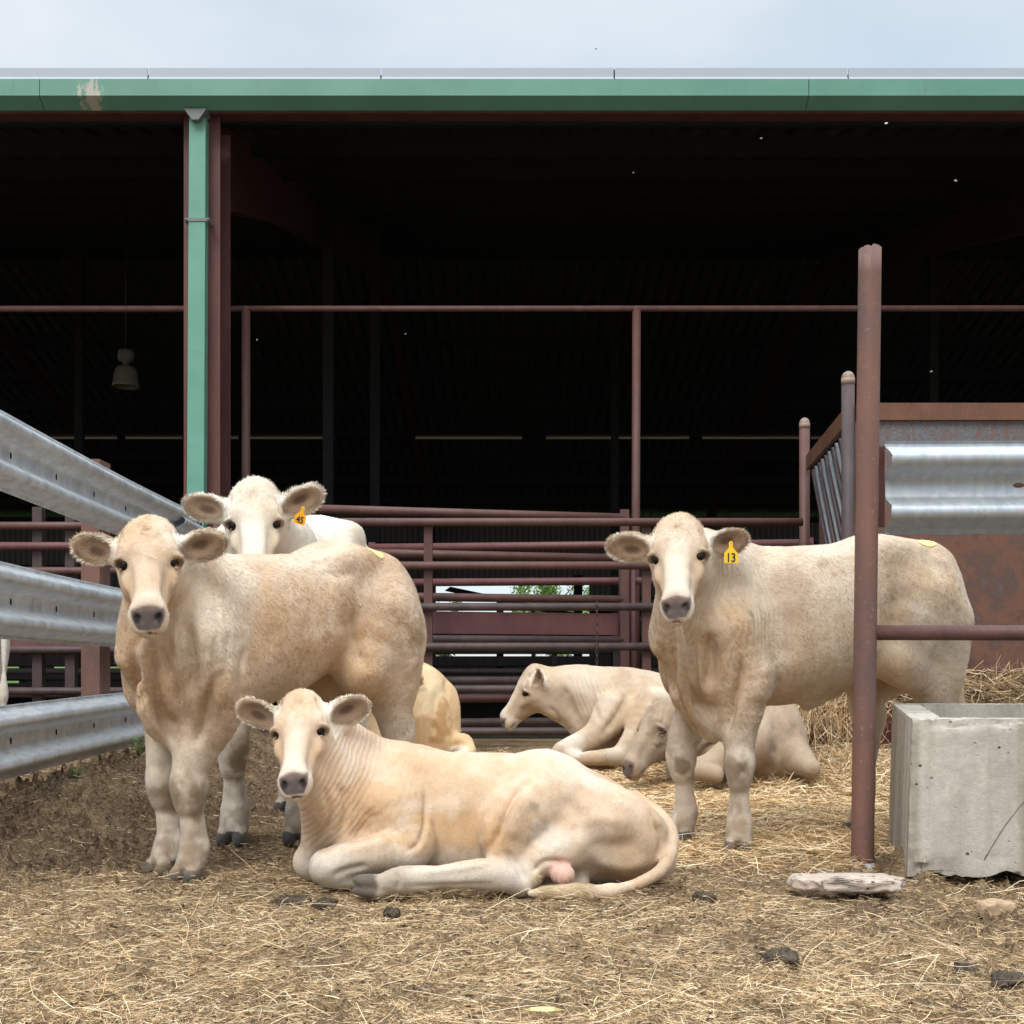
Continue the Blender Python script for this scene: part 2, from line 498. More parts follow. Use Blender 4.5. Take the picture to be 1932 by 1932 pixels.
def make_fur(s, n, hair, mat, flow, base_len, seed):
    r = np.random.default_rng(seed + 100)
    V, Q, N = s.V, s.Q, s.N
    A = np.linalg.norm(np.cross(V[Q[:, 2]] - V[Q[:, 0]], V[Q[:, 3]] - V[Q[:, 1]]), axis=1)
    dens, length = hair
    A = A * dens[Q].mean(1)
    cum = np.cumsum(A); f = np.searchsorted(cum, r.random(n) * cum[-1])
    f = np.clip(f, 0, len(Q) - 1)
    w = r.random((n, 4)) + 1e-3; w /= w.sum(1)[:, None]
    q = Q[f]
    p = (V[q] * w[:, :, None]).sum(1); nn = (N[q] * w[:, :, None]).sum(1); nn /= np.linalg.norm(nn, axis=1)[:, None]
    c = (s.col[q] * w[:, :, None]).sum(1); ln = (length[q] * w).sum(1) * base_len
    fl = np.tile(np.asarray(flow, float), (n, 1))
    # on the head the hair grows from the nose upwards and outwards
    if s.hR is not None:
        loc = (p - s.ho) @ s.hR.T / s.hs
        hm = (sstep(-.12, -.02, loc[:, 0]) * sstep(.19, .14, np.abs(loc[:, 1])) * sstep(-.2, -.14, loc[:, 2]) * sstep(.16, .12, loc[:, 2]))[:, None]
        hf = -s.hR[0] * 1.0 + s.hR[1] * (loc[:, 1:2] * 4) + 0 * fl
        fl = fl * (1 - hm) + hf * hm
        for (b, R, L, wd) in s.ears:
            le = (p - b) @ R.T
            em = ((le[:, 0] > .02) & (le[:, 0] < L * 1.1) & (np.abs(le[:, 1]) < wd * 1.3) & (np.abs(le[:, 2]) < .06))[:, None]
            ef = R[0] * .8 + R[1] * (np.sign(le[:, 1:2]) * .9 * np.abs(le[:, 1:2] / wd)) + R[2] * .25
            fl = np.where(em, ef, fl)
    sw = np.stack([fbm(p, 7, 2, seed=seed + i) for i in (1, 2, 3)], 1)
    fl = fl + sw * .55 + r.normal(0, .20, (n, 3))
    fl = fl - nn * (fl * nn).sum(1)[:, None]
    fl /= np.linalg.norm(fl, axis=1)[:, None] + 1e-9
    lift = (.10 + .22 * r.random(n))[:, None]
    d = fl + nn * lift
    L = (ln * (.6 + .8 * r.random(n)))[:, None]
    side = np.cross(d, nn); side /= np.linalg.norm(side, axis=1)[:, None] + 1e-9
    wd = (.0007 + .0005 * r.random(n))[:, None] * np.clip(L / .012, .8, 1.4)
    p0 = p - nn * .002
    tri = np.stack([p0 - side * wd, p0 + side * wd, p0 + d * L], 1).reshape(-1, 3)
    f0 = unit(flow); s0 = unit(np.cross(f0, [.3, .5, .8])); t0 = np.cross(f0, s0)
    pw_ = p + .05 * sw
    cl = fbm(np.stack([pw_ @ f0 * 26, pw_ @ s0 * 95, pw_ @ t0 * 95], 1), 1.0, 3, .6, seed=seed)
    cl2 = fbm(p, 14, 3, .6, seed=seed + 2)
    mul = (1 + r.normal(0, .08, n) + np.clip(.23 * cl, -.36, .20) + .07 * cl2)[:, None]
    ln = ln * (1 + .25 * cl)
    cc = np.clip(c * mul * np.array([1, .99, .97]), 0, .93)
    cc = np.repeat(cc, 3, 0); cc[2::3] = np.clip(cc[2::3] * 1.06, 0, .95)
    nr = nn * .85 + fl * .25 + r.normal(0, .10, (n, 3)); nr /= np.linalg.norm(nr, axis=1)[:, None]
    nr = np.repeat(nr, 3, 0)
    o = np_mesh('fur', tri - s.org, np.arange(3 * n).reshape(-1, 3), 3, mat, None, True, cc, None, nr)
    o.parent = s.o
    return o

def coat_maker(base, light, dark, mott=.5, seed=1, face=1.0, white_legs=.6, dirt=.8, extra=None, knees=True):
    base, light, dark = (np.array(c, float) for c in (base, light, dark))
    def coat(s, V, N):
        n = len(V)
        m1 = fbm(V * [1, 1, .7], 4.5, 4, seed=seed); m2 = fbm(V, 22, 3, seed=seed + 3)
        t = np.clip(.55 + .62 * m1 + .2 * m2, 0, 1)[:, None] * mott
        col = base * (1 - t) + light * t
        dk = sstep(.25, .9, fbm(V * [1, 1, .6], 6.5, 3, seed=seed + 9) + .12 * m2)[:, None]
        col = col * (1 - dk * .42) + dark * dk * .42
        dens = np.ones(n); ln = np.ones(n)
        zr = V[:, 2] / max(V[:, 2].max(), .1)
        gr = fbm(V * [1, 1, .75], 5.0, 5, .62, seed=seed + 14)
        gm = (sstep(.05, .75, gr + .35 * sstep(.6, .15, zr)) * (.10 + .28 * sstep(.7, .3, zr)))[:, None]
        col = col * (1 - gm) + np.array([.40, .28, .17]) * gm
        wh = (sstep(.1, .8, fbm(V * [1, 1, .6], 3.3, 4, seed=seed + 16)) * .5 * sstep(.45, .8, zr))[:, None]  # pale coat patches that also put light from above into the back's colour
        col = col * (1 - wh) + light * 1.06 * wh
        def blend(m, c, amt=1.0):
            nonlocal col
            m = np.clip(np.asarray(m) * amt, 0, 1)[:, None]
            col = col * (1 - m) + np.asarray(c, float) * m
        # legs: paler below the knee, stained above hooves
        for (p, d, k) in s.feet:
            r = np.linalg.norm((V - p)[:, :2], axis=1)
            near = sstep(.22, .12, r)
            z = V[:, 2] - p[2]
            blend(near * sstep(.62, .35, z), light * 1.0, white_legs)
            dn = fbm(V, 16, 4, seed=seed + 5)
            blend(near * sstep(.25, .02, z + .08 * dn) * sstep(-.6, .4, dn + .2), [.24, .17, .105], dirt)
            if knees:
                kn = sstep(.13, .03, np.abs(z - .30 * k)) * sstep(-.5, .5, dn)
                blend(near * kn, [.29, .205, .125], .7)
                blend(near * sstep(-.1, .9, fbm(V * [1, 1, .5], 12, 5, .65, seed=seed + 8)) * sstep(.55, .1, z), [.30, .22, .14], .6)
            hv = (V - p)
            hm = near * (z < .043 * k + .006 * m2) * (r < .13)
            blend(hm, [.085, .075, .070])
            dens = dens * (1 - hm); ln = ln * (1 - .45 * near * sstep(.5, .3, z))
        if s.hR is not None:
            loc = (V - s.ho) @ s.hR.T / s.hs
            a, b, c = loc.T; ab = np.abs(b)
            inh = (sstep(-.08, -.03, a) * sstep(.15, .125, ab) * sstep(-.17, -.13, c) * sstep(.14, .11, c) * (a < .46)).astype(float)
            jit = .012 * m2
            blend(inh * sstep(.05, .22, a + jit) * sstep(.075, .015, ab + jit * .6) * sstep(-.02, .03, c), light * 1.0, .30 * face)       # pale bridge
            blend(inh * sstep(.275, .345, a + jit), light * .97, .50 * face)                                      # pale muzzle
            ck = inh * sstep(.17, .21, a) * sstep(.31, .27, a) * sstep(.045, .06, ab) 
            blend(ck, dark * .92, .5)
            for q in (-1, 1):                                                             # rims of the eyes and tear marks
                e = np.sqrt(((a - .149) / .028)**2 + ((b - q * .090) / .028)**2 + ((c - .026) / .023)**2)
                blend(sstep(1.5, .8, e), dark * .75, .6 * s.eye_dark)
                blend(sstep(1.0, .75, e), [.05, .04, .035], .9 * s.eye_dark)
                e2 = np.sqrt(((a - .180 ) / .032)**2 + ((b - q * .069) / .013)**2 + ((c - .046) / .018)**2)
                blend(sstep(1.2, .5, e2), dark * .5, .55 * s.eye_dark)
            pw = .026 + .0235 * sstep(-.035, .012, c); ctop = .043 - .018 * (ab / .048)**2
            pad = inh * sstep(.346, .356, a) * sstep(.004, -.003, ab - pw) * sstep(-.024, -.018, c) * sstep(.004, -.003, c - ctop - jit * .1)
            padc = np.array([.20, .145, .14]) * (1 + .25 * m2[:, None])
            blend(pad, [.22, .15, .125]); 
            blend(pad * sstep(.034, .016, c + .006 * m2), [.115, .092, .088], .85)
            for q in (-1, 1):
                e = np.sqrt(((a - .400) / .026)**2 + ((b - q * .033) / .015)**2 + ((c - .012) / .017)**2)
                blend(sstep(1.15, .75, e), [.018, .014, .014])
            dm = np.min(np.linalg.norm(V[:, None, :] - s.mouth[None, :, :], axis=2), axis=1) if n < 400000 else np.full(n, 1.)
            seg = s.mouth
            dmin = np.full(n, 9.)
            for p, q in zip(seg[:-1], seg[1:]):
                v = q - p; tt = np.clip((V - p) @ v / (v @ v), 0, 1)
                dmin = np.minimum(dmin, np.linalg.norm(V - p - tt[:, None] * v, axis=1))
            blend(sstep(.008, .004, dmin) * (inh > .5), [.10, .07, .06], .85)
            blend(inh * sstep(.012, .02, dmin) * sstep(.335, .35, a) * sstep(-.044, -.050, c), light * .8, .6)
            nohair = np.maximum(pad, 0)
            dens = dens * (1 - nohair * .97); 
            ln = np.where(inh > .5, ln * .75, ln)
            ang = np.arctan2(b, a - .075); rad = np.hypot(b, a - .075)
            wl = inh * sstep(.0, .04, c) * sstep(.11, .03, rad)
            st = np.sin(ang * 9 + rad * 160 + 4 * m2)
            blend(wl * sstep(.0, .9, st + .4 * m2), dark * 1.15, .38)
            blend(inh * sstep(.0, .03, c) * sstep(-.03, .03, a) * sstep(.20, .12, a) * sstep(.1, .7, fbm(V, 55, 3, .6, seed=seed + 21)), dark * 1.1, .35)
            blend(inh * sstep(.11, .15, a) * sstep(.34, .27, a) * sstep(.030, .055, ab) * sstep(.075, .04, c), base * .92, .45)      # tan cheeks
            poll = inh * sstep(.06, -.01, a) * sstep(.0, .05, c)
            ln = ln * (1 + 1.0 * poll)
            blend(poll * sstep(.0, .6, fbm(V, 30, 2, seed=seed + 2) + .3), dark, .35)
            for (p, R, L, wd) in s.ears:
                le = (V - p) @ R.T
                xn = (le[:, 0] - L * .55) / (L * .5); yn = le[:, 1] / wd
                rr = np.sqrt(xn**2 + yn**2)
                ear = ((le[:, 0] > .015) & (le[:, 0] < L * 1.08) & (np.abs(le[:, 1]) < wd * 1.25) & (np.abs(le[:, 2]) < .055))
                facing = (N @ R[2])
                ins = ear * sstep(.05, .35, facing) * sstep(.98, .72, rr + .12 * m2)
                blend(ear * 1.0, light, .45)
                blend(ins, [.215, .125, .065], .92)
                blend(ins * sstep(.62, .25, np.sqrt(((le[:, 0] - L * .52) / (L * .36))**2 + ((le[:, 1] - .12 * wd) / (wd * .62))**2)), [.075, .036, .022], .85)
                rim = ear * sstep(.75, .98, rr)
                blend(rim, light * 1.08, .8)
                ln = np.where(ear, ln * (.85 + .35 * sstep(.7, .95, rr)), ln); dens = np.where(ear, dens * 4.0, dens)
            uu = 966 + V[:, 0] * F / V[:, 1]; vv = 1255 - (V[:, 2] - HC) * F / V[:, 1]
        for (su, sv, ra, rb, an, cc, am) in s.spots:
            ca, sa = math.cos(an), math.sin(an)
            du, dv = uu - su, vv - sv
            e = np.sqrt(((du * ca + dv * sa) / ra)**2 + ((-du * sa + dv * ca) / rb)**2) + .5 * m2
            blend(sstep(1.15, .55, e) * sstep(.1, -.15, N[:, 1]), cc, am)
        if extra is not None:
            dens, ln = extra(s, V, N, loc if s.hR is not None else None, dens, ln, m1, m2, blend)
        return np.clip(col, .01, .9), (dens, ln)
    return coat

def patch_on(s, c, axes, rad, name, mat, lift=.004):
    """a thin oval sticker that follows the hide round point c"""
    R = np.asarray(axes)
    loc = (s.V - c) @ R.T
    e = (loc[:, 0] / rad[0])**2 + (loc[:, 1] / rad[1])**2
    n = 26
    ang = np.linspace(0, 2 * np.pi, n, endpoint=False)
    pts = [(0.0, 0.0)]
    for rr in (.35, .7, 1.0):
        pts += [(rr * rad[0] * math.cos(a), rr * rad[1] * math.sin(a)) for a in ang]
    pts = np.array(pts)
    sel = np.where((e < 2.2) & (np.abs(loc[:, 2]) < .08) & (s.N @ R[2] > .1))[0]
    L2 = loc[sel]
    h = []
    for p in pts:
        d = ((L2[:, :2] - p)**2).sum(1); j = np.argsort(d)[:6]; w = 1 / (d[j] + 1e-6)
        h.append((L2[j, 2] * w).sum() / w.sum())
    h = np.array(h)
    top = c + pts[:, :1] * R[0] + pts[:, 1:] * R[1] + (h[:, None] + lift) * R[2]
    bm = bmesh.new()
    vt = [bm.verts.new(tuple(p)) for p in top]; vb = [bm.verts.new(tuple(p - R[2] * (lift + .003))) for p in top]
    fs = []
    for vs, flip in ((vt, 0), (vb, 1)):
        for j in range(n):
            a = (vs[0], vs[1 + j], vs[1 + (j + 1) % n]); fs.append(bm.faces.new(a[::-1] if flip else a))
            for k in (0, 1):
                o = 1 + k * n
                a = (vs[o + j], vs[o + n + j], vs[o + n + (j + 1) % n], vs[o + (j + 1) % n]); fs.append(bm.faces.new(a[::-1] if flip else a))
    o = 1 + 2 * n
    for j in range(n):
        fs.append(bm.faces.new((vt[o + j], vb[o + j], vb[o + (j + 1) % n], vt[o + (j + 1) % n])))
    bmesh.ops.recalc_face_normals(bm, faces=fs)
    m = MB(); m.bm.free(); m.bm = bm
    return m.build(name, mat, s.o, 60)

def standing(name, org, h, s=1.0, res=.0065, stretch=1.08, feet=None, lo_pad=0, front=None, hind=None, chest=1.0, hips=1.0):
    """trunk, legs of a standing calf; h is the heading"""
    h = unit(np.array([h[0], h[1], 0])); left = np.array([-h[1], h[0], 0]); up = np.array([0, 0, 1.])
    B = np.array([h, left, up]); org = np.asarray(org, float)
    S = lambda x, y, z: org + s * (x * stretch * h + y * left + z * up)
    ends = np.array([S(x, y, z) for x in (-.78, .8) for y in (-.32, .32) for z in (-.02, 1.3)])
    cow = Cow(name, np.minimum(ends.min(0), org - .0), ends.max(0), res)
    cow.lo_hi = ends
    return cow, S, B

def trunk(cow, S, B, s, stretch, org, hipz=1.14, girth=1.0, tuck=1.0):
    fd = cow.fd
    t = np.array([-.66, -.63, -.56, -.46, -.34, -.18, 0, .14, .25, .33, .39, .43]) * s * stretch
    top = np.array([.935, 1.025, 1.085, hipz - .015, hipz, 1.105, 1.085, 1.085, 1.095, 1.065, .99, .91]) * s
    bot = (np.array([.80, .74, .70, .67, .60, .525, .495, .49, .505, .545, .62, .71]) + tuck * np.array([0, 0, .01, .02, .055, .05, .03, .01, 0, 0, 0, 0])) * s
    hw = np.array([.06, .11, .15, .185, .21, .235, .235, .21, .168, .125, .085, .045]) * s * girth
    fd.loft(org, B, t, top, bot, hw, wide=[.6, .6, .6, .58, .52, .46, .45, .48, .5, .5, .5, .5], p=2.25, k=.06)
    for q in (-1, 1):
        ax = np.array([unit(B[2] * .9 + B[0] * .3), B[1], unit(B[0] * .9 - B[2] * .3)])
        fd.ell(S(.225, q * .130, .83), (.245 * s, .070 * s, .120 * s), ax, .05)         # shoulder
        fd.ell(S(.305, q * .108, .665), (.085 * s, .062 * s, .135 * s), B, .05)          # point of shoulder
        ax = np.array([unit(B[2] * .95 - B[0] * .12), B[1], unit(B[0] * .95 + B[2] * .12)])
        fd.ell(S(-.49, q * .115, .86), (.255 * s, .092 * s, .165 * s), ax, .06)        # thigh
        fd.ell(S(-.345, q * .150, hipz - .080), (.07 * s, .035 * s, .040 * s), B, .09)     # hip bone
        fd.ell(S(-.635, q * .060, .98), (.035 * s, .03 * s, .045 * s), B, .06)         # pin bone
    fd.tube([S(-.60, 0, 1.065), S(-.665, 0, 1.03), S(-.70, 0, .93), S(-.705, 0, .78), S(-.70, 0, .62)], [.04 * s, .03 * s, .022 * s, .018 * s, .016 * s], .03, smooth=4)   # tail
    fd.tube([S(-.70, 0, .62), S(-.70, 0, .50), S(-.695, 0, .40)], [.02 * s, .034 * s, .012 * s], .02, smooth=3)
    fd.ell(S(.315, 0, .575), (.085 * s, .075 * s, .10 * s), B, .05)                  # brisket

def front_leg(cow, S, s, q, foot, hd, lean=0, k=.05, thick=1.0):
    """foot: world point on the ground under the leg"""
    y = q * .125
    f = np.asarray(foot, float)
    kn = f + np.array([0, 0, .315 * s]); kn[:2] += hd * .015 * s
    fet = f + np.array([0, 0, .115 * s]); fet[:2] -= hd * .012
    el = S(.205, y * 1.08, .60)
    a = thick
    cow.leg([S(.25, y, .78), el, el * .42 + kn * .58 + np.array([0, 0, .02]), kn + np.array([0, 0, .045 * s]), kn - np.array([0, 0, .01 * s])],
            [.118 * s * a, .098 * s * a, .066 * s * a, .052 * s * a, .050 * s * a], k)
    cow.leg([kn, kn - np.array([0, 0, .055 * s]), (kn * .5 + fet * .5), fet + np.array([0, 0, .02 * s]), fet - np.array([0, 0, .012 * s]), f + np.array([*(hd * .008), .055 * s])],
            [.051 * s * a, .043 * s * a, .032 * s * a, .039 * s * a, .047 * s * a, .043 * s * a], .02)
    cow.fd.ell(kn + np.array([*(hd * .018 * s), .005]), (.034 * s, .040 * s, .05 * s), None, .03)
    cow.hoof(f, hd, s)

def hind_leg(cow, S, B, s, q, foot, hd, k=.05):
    y = q * .125; f = np.asarray(foot, float); up = np.array([0, 0, 1.])
    h3 = np.array([*hd, 0])
    hk = f + up * .43 * s - h3 * .045 * s
    fet = f + up * .115 * s - h3 * .01
    st = S(-.37, y * 1.22, .68)
    cow.leg([S(-.46, y, .88), st], [.155 * s, .10 * s], .07, 3)
    cow.leg([S(-.52, y, .80), S(-.53, y * 1.05, .64), hk + up * .10 * s + h3 * .02 * s, hk], [.135 * s, .098 * s, .055 * s, .044 * s], k)
    cow.leg([st, st * .45 + hk * .55 + up * .03, hk + h3 * .02 * s], [.09 * s, .062 * s, .045 * s], k)
    cow.leg([hk, hk - up * .09 * s + h3 * .012, (hk + fet) * .5, fet, f + up * .055 * s + h3 * .008], [.047 * s, .042 * s, .034 * s, .042 * s, .040 * s], .02)
    cow.fd.ell(hk - h3 * .028 * s + up * .03 * s, (.03 * s, .03 * s, .05 * s), None, .03)
    cow.hoof(f, hd, s)

def neck(cow, S, s, crest, throat, k=.07, wither=(.20, 0, .99), chest=(.36, 0, .74), rc=(.11, .115, .095, .078), rt=(.10, .085, .072, .060), mid_pull=0.0):
    """crest/throat: head-local points (t,y,z) where the neck meets the head"""
    c0 = S(*wither); c1 = cow.hp(*crest); t0 = S(*chest); t1 = cow.hp(*throat)
    h = (S(1, 0, 0) - S(0, 0, 0)); h = unit(h)
    d = np.linalg.norm(c1 - c0)
    bz = lambda a, b, c, n: [((1 - t)**2) * a + 2 * t * (1 - t) * b + t * t * c for t in np.linspace(0, 1, n)]
    cm = (c0 + c1) / 2 + h * d * .10 + np.array([0, 0, .02]); tm = (t0 + t1) / 2 + h * d * .04
    pc = bz(c0, cm, c1, 8); pt = bz(t0, tm, t1, 8)
    ip = lambda r: np.interp(np.linspace(0, 1, 8), np.linspace(0, 1, 4), np.array(r) * s)
    rC, rT = ip(rc), ip(rt)
    cow.fd.tube(pc, rC, k); cow.fd.tube(pt, rT, k)
    pm = [(a + b) / 2 for a, b in zip(pc, pt)]
    cow.fd.tube(pm, (rC + rT) / 2 * 1.02, k)
    return pc, pt, pm
# ------------------------------------------------------------------ the herd
def coat_material():
    q = NT('calf hide')
    at = q.n('ShaderNodeAttribute', attribute_name='Col')
    n1 = q.noise(60, 4, .7, stretch=(1, 1, .5)); n2 = q.noise(260, 2, .6, stretch=(1, 1, .35))
    f = q.math('MULTIPLY_ADD', n1, .30); f.node.inputs[2].default_value = .70
    f2 = q.math('MULTIPLY_ADD', n2, .24); f2.node.inputs[2].default_value = .88
    ff = q.math('MULTIPLY', f, f2)
    vm = q.n('ShaderNodeVectorMath', operation='SCALE'); q.l(at.outputs['Color'], vm.inputs[0]); q.l(ff, vm.inputs['Scale'])
    q.l(vm.outputs[0], q.b.inputs['Base Color'])
    ph = q.n('ShaderNodeAttribute', attribute_name='wrph').outputs['Fac']; wm = q.n('ShaderNodeAttribute', attribute_name='wrm').outputs['Fac']
    ws = q.math('SINE', q.math('ADD', ph, q.math('MULTIPLY', q.noise(9, 2), 7.0)))
    w = q.math('MULTIPLY', ws, wm)
    hgt = q.math('ADD', q.math('MULTIPLY', w, 1.0), q.math('MULTIPLY', n2, .35))
    q.bump(hgt, .8, .006)
    q.set(rough=.78, spec=.25)
    q.b.inputs['Sheen Weight'].default_value = .15; q.b.inputs['Sheen Roughness'].default_value = .5
    return q.m

def fur_material():
    q = NT('calf fur')
    at = q.n('ShaderNodeAttribute', attribute_name='Col'); q.l(at.outputs['Color'], q.b.inputs['Base Color'])
    q.set(rough=.7, spec=.2)
    return q.m

M_HIDE = coat_material(); M_FUR = fur_material()
M_EYE = NT('wet dark eye').set((.010, .007, .006), .38, spec=.10)
def plain(name, col, rough=.6, spec=.4, var=.25, sc=20, metal=0.):
    q = NT(name); n = q.noise(sc, 5, .65)
    c = q.mix(n, tuple(a * (1 - var) for a in col), tuple(min(1, a * (1 + var)) for a in col))
    q.set(c, rough, metal, spec); return q.m
M_TAG = plain('yellow plastic tag', (.80, .50, .015), .45, .4, .06)
M_TAGO = plain('orange plastic tag', (.80, .36, .01), .45, .4, .06)
M_STICK = plain('pale yellow sticker', (.66, .58, .26), .7, .3, .12, 90)
M_INK = plain('black tag ink', (.012, .012, .014), .6)

def text_mesh(txt, size, o, R, mat, parent, name='digits', depth=.0012, sx=1.0, bold=.0):
    cu = bpy.data.curves.new(name, 'FONT'); cu.body = txt; cu.size = size; cu.align_x = 'CENTER'; cu.align_y = 'CENTER'; cu.extrude = depth; cu.offset = bold
    ob = bpy.data.objects.new(name, cu)
    C.objects.link(ob); bpy.context.view_layer.update()
    dg = bpy.context.evaluated_depsgraph_get()
    me = bpy.data.meshes.new_from_object(ob.evaluated_get(dg)); bpy.data.objects.remove(ob)
    me.materials.clear(); me.materials.append(mat)
    t = bpy.data.objects.new(name, me); C.objects.link(t)
    M = Matrix([[R[0][i] * sx, R[1][i], R[2][i], o[i]] for i in range(3)] + [[0, 0, 0, 1]])
    me.transform(M)
    t.parent = parent; t.matrix_parent_inverse = Matrix.Translation(-parent.matrix_world.translation) if parent.parent is None else Matrix.Identity(4)
    return t

def ear_tag(cow, top, R, size, mat, txt, tsize):
    """R: right, up, towards the viewer of the tag"""
    R = np.asarray(R); k = size
    out = [(-.0065, .004), (-.0085, -.004), (-.0065, -.014), (-.010, -.022), (-.022, -.036), (-.027, -.042), (-.027, -.080), (.027, -.080), (.027, -.042), (.022, -.036), (.010, -.022), (.0065, -.014), (.0085, -.004), (.0065, .004), (0, .0075)]
    bm = bmesh.new(); f = []
    for dz in (.0012, -.0012):
        f.append([bm.verts.new(tuple(top + R[0] * x * k + R[1] * y * k + R[2] * dz)) for x, y in out])
    fs = [bm.faces.new(f[0]), bm.faces.new(f[1][::-1])]
    for i in range(len(out)):
        j = (i + 1) % len(out); fs.append(bm.faces.new((f[0][i], f[0][j], f[1][j], f[1][i])))
    bmesh.ops.recalc_face_normals(bm, faces=fs)
    m = MB(); m.bm.free(); m.bm = bm
    t = m.build('ear_tag', mat, cow.o)
    s = MB(); s.sphere(top, np.array([.004, .004, .003]) * k, 12, 8, R); s.build('stud', M_TAGO if mat is M_TAG else M_TAG, t)
    bpy.context.view_layer.update()
    d = text_mesh(txt, tsize, top + R[1] * -.060 * k + R[2] * .0016, R, M_INK, t, sx=.8, bold=.0006)
    d.matrix_parent_inverse = Matrix.Identity(4)
    return t

TAN, CREAM, RUST = (.615, .405, .24), (.80, .705, .59), (.45, .265, .135)
Z = np.array([0, 0, 1.0])

def sticker(cow, B, uv):
    V, N = cow.V, cow.N
    u = 966 + V[:, 0] * F / V[:, 1]; v = 1255 - (V[:, 2] - HC) * F / V[:, 1]
    i = np.argmin((u - uv[0])**2 + (v - uv[1])**2 + 1e5 * (N[:, 1] > -.05))
    n = unit(N[i] + np.array([0, 0, .25])); a = unit(B[0] - n * (B[0] @ n))
    patch_on(cow, V[i], np.array([a, np.cross(n, a), n]), (.042, .027), 'hip_sticker', M_STICK)

# ---- 1. the calf standing at the left
def calf_left():
    h = unit([-.66, -.75, 0]); s, st = 1.0, 1.08
    left = np.array([-h[1], h[0], 0])
    org = np.array([-.926, 4.08, 0])
    cow, S, B = standing('c1', org, h, s, .0065, st)
    lo, hi = cow.lo_hi.min(0), cow.lo_hi.max(0)
    lo = np.minimum(lo, [-1.55, 3.25, -.03]); hi = np.maximum(hi, [-.2, 4.7, 1.25])
    cow.fd = Field(lo, hi, .0065)
    cow.head(P(283, 1027, 3.68), P(280, 1175, 3.41) - P(283, 1027, 3.68), np.array([.20, -1, .5]) , .945)
    trunk(cow, S, B, s, st, org, 1.165, .93, 1.7)
    r = cow.hR
    cow.ear(-1, P(135, 1032, 3.70) - P(212, 1048, 3.68), np.array([.05, -1, -.12]))
    cow.ear(1, P(418, 1028, 3.70) - P(345, 1048, 3.68), np.array([.40, -1, -.12]), length=.18)
    neck(cow, S, s, (.02, 0, -.03), (.10, 0, -.09), rc=(.10, .10, .086, .074), rt=(.09, .074, .064, .056))
    hd = h[:2]
    front_leg(cow, S, s, 1, np.array([*P(362, 1658, 3.80)[:2], 0]), unit(np.array([-.35, -.9])), thick=1.10)
    front_leg(cow, S, s, -1, np.array([*P(315, 1645, 3.93)[:2], 0]), unit(np.array([-.5, -.8])), thick=1.06)
    hind_leg(cow, S, B, s, 1, S(-.52, .13, 0), hd)
    hind_leg(cow, S, B, s, -1, S(-.44, -.13, 0), hd)
    # loose skin of the throat
    cow.fd.tube([P(283, 1200, 3.62), P(272, 1262, 3.68), P(274, 1325, 3.71), P(292, 1378, 3.75), P(330, 1402, 3.81)], [.020, .022, .022, .024, .028], .05, smooth=4)
    def wr(V, N):
        loc = (V - S(.30, 0, .80)) @ B.T
        m = sstep(.24, .08, np.abs(loc[:, 0] - .06)) * sstep(.32, .1, np.abs(loc[:, 2]))
        return loc[:, 0] * 150 + loc[:, 2] * 30, m * .5
    cow.wr = wr
    KN = (.28, .195, .115)
    cow.spots = [(322, 1505, 22, 30, 0, KN, .75), (374, 1512, 26, 32, 0, KN, .75), (316, 1592, 18, 22, 0, KN, .6), (366, 1602, 20, 24, 0, KN, .6), (330, 1640, 60, 18, 0, KN, .6), (375, 1330, 50, 40, 0, (.40, .27, .16), .5), (620, 1240, 90, 50, 0, (.54, .335, .17), .5), (400, 1380, 30, 60, .1, (.50, .36, .23), .4), (300, 1300, 26, 60, 0, (.52, .35, .21), .5), (700, 1170, 60, 40, .4, RUST, .45), (560, 1190, 70, 40, 0, RUST, .4), (785, 1190, 16, 40, .1, (.36, .23, .13), .6), (420, 1250, 35, 30, 0, (.40, .27, .16), .5), (620, 1060, 50, 10, .1, (.42, .30, .2), .4)]
    cow.creases = [([(348, 1150), (356, 1215), (362, 1270), (346, 1340)], .026, .036), ([(268, 1210), (271, 1300), (290, 1368), (325, 1400)], .011, -.016), ([(288, 1215), (292, 1290), (308, 1350)], .012, .014), ([(254, 1225), (256, 1290), (272, 1350)], .012, .012), ([(330, 1180), (335, 1240), (325, 1300)], .012, -.010), ([(462, 1215), (456, 1280), (462, 1345)], .012, .014), ([(440, 1240), (430, 1290), (425, 1340)], .03, -.012),
                   ([(248, 1235), (262, 1290), (270, 1340)], .016, .016), ([(672, 1140), (668, 1210), (690, 1275)], .025, .018), ([(300, 1215), (330, 1290), (345, 1360)], .010, .008),
                   ([(480, 1090), (520, 1180), (560, 1270)], .05, -.008), ([(600, 1075), (640, 1085), (680, 1080)], .02, .008), ([(408, 1262), (392, 1320), (378, 1375), (366, 1412)], .018, .030), ([(294, 1310), (310, 1365), (330, 1410)], .014, .020), ([(780, 1150), (786, 1220), (770, 1290)], .02, -.010)]
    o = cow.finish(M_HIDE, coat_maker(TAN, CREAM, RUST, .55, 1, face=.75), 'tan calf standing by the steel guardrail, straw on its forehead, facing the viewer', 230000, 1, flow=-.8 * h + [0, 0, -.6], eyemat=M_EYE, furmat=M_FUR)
    sticker(cow, B, (708, 1042))
    # wisps of straw on the head
    return cow

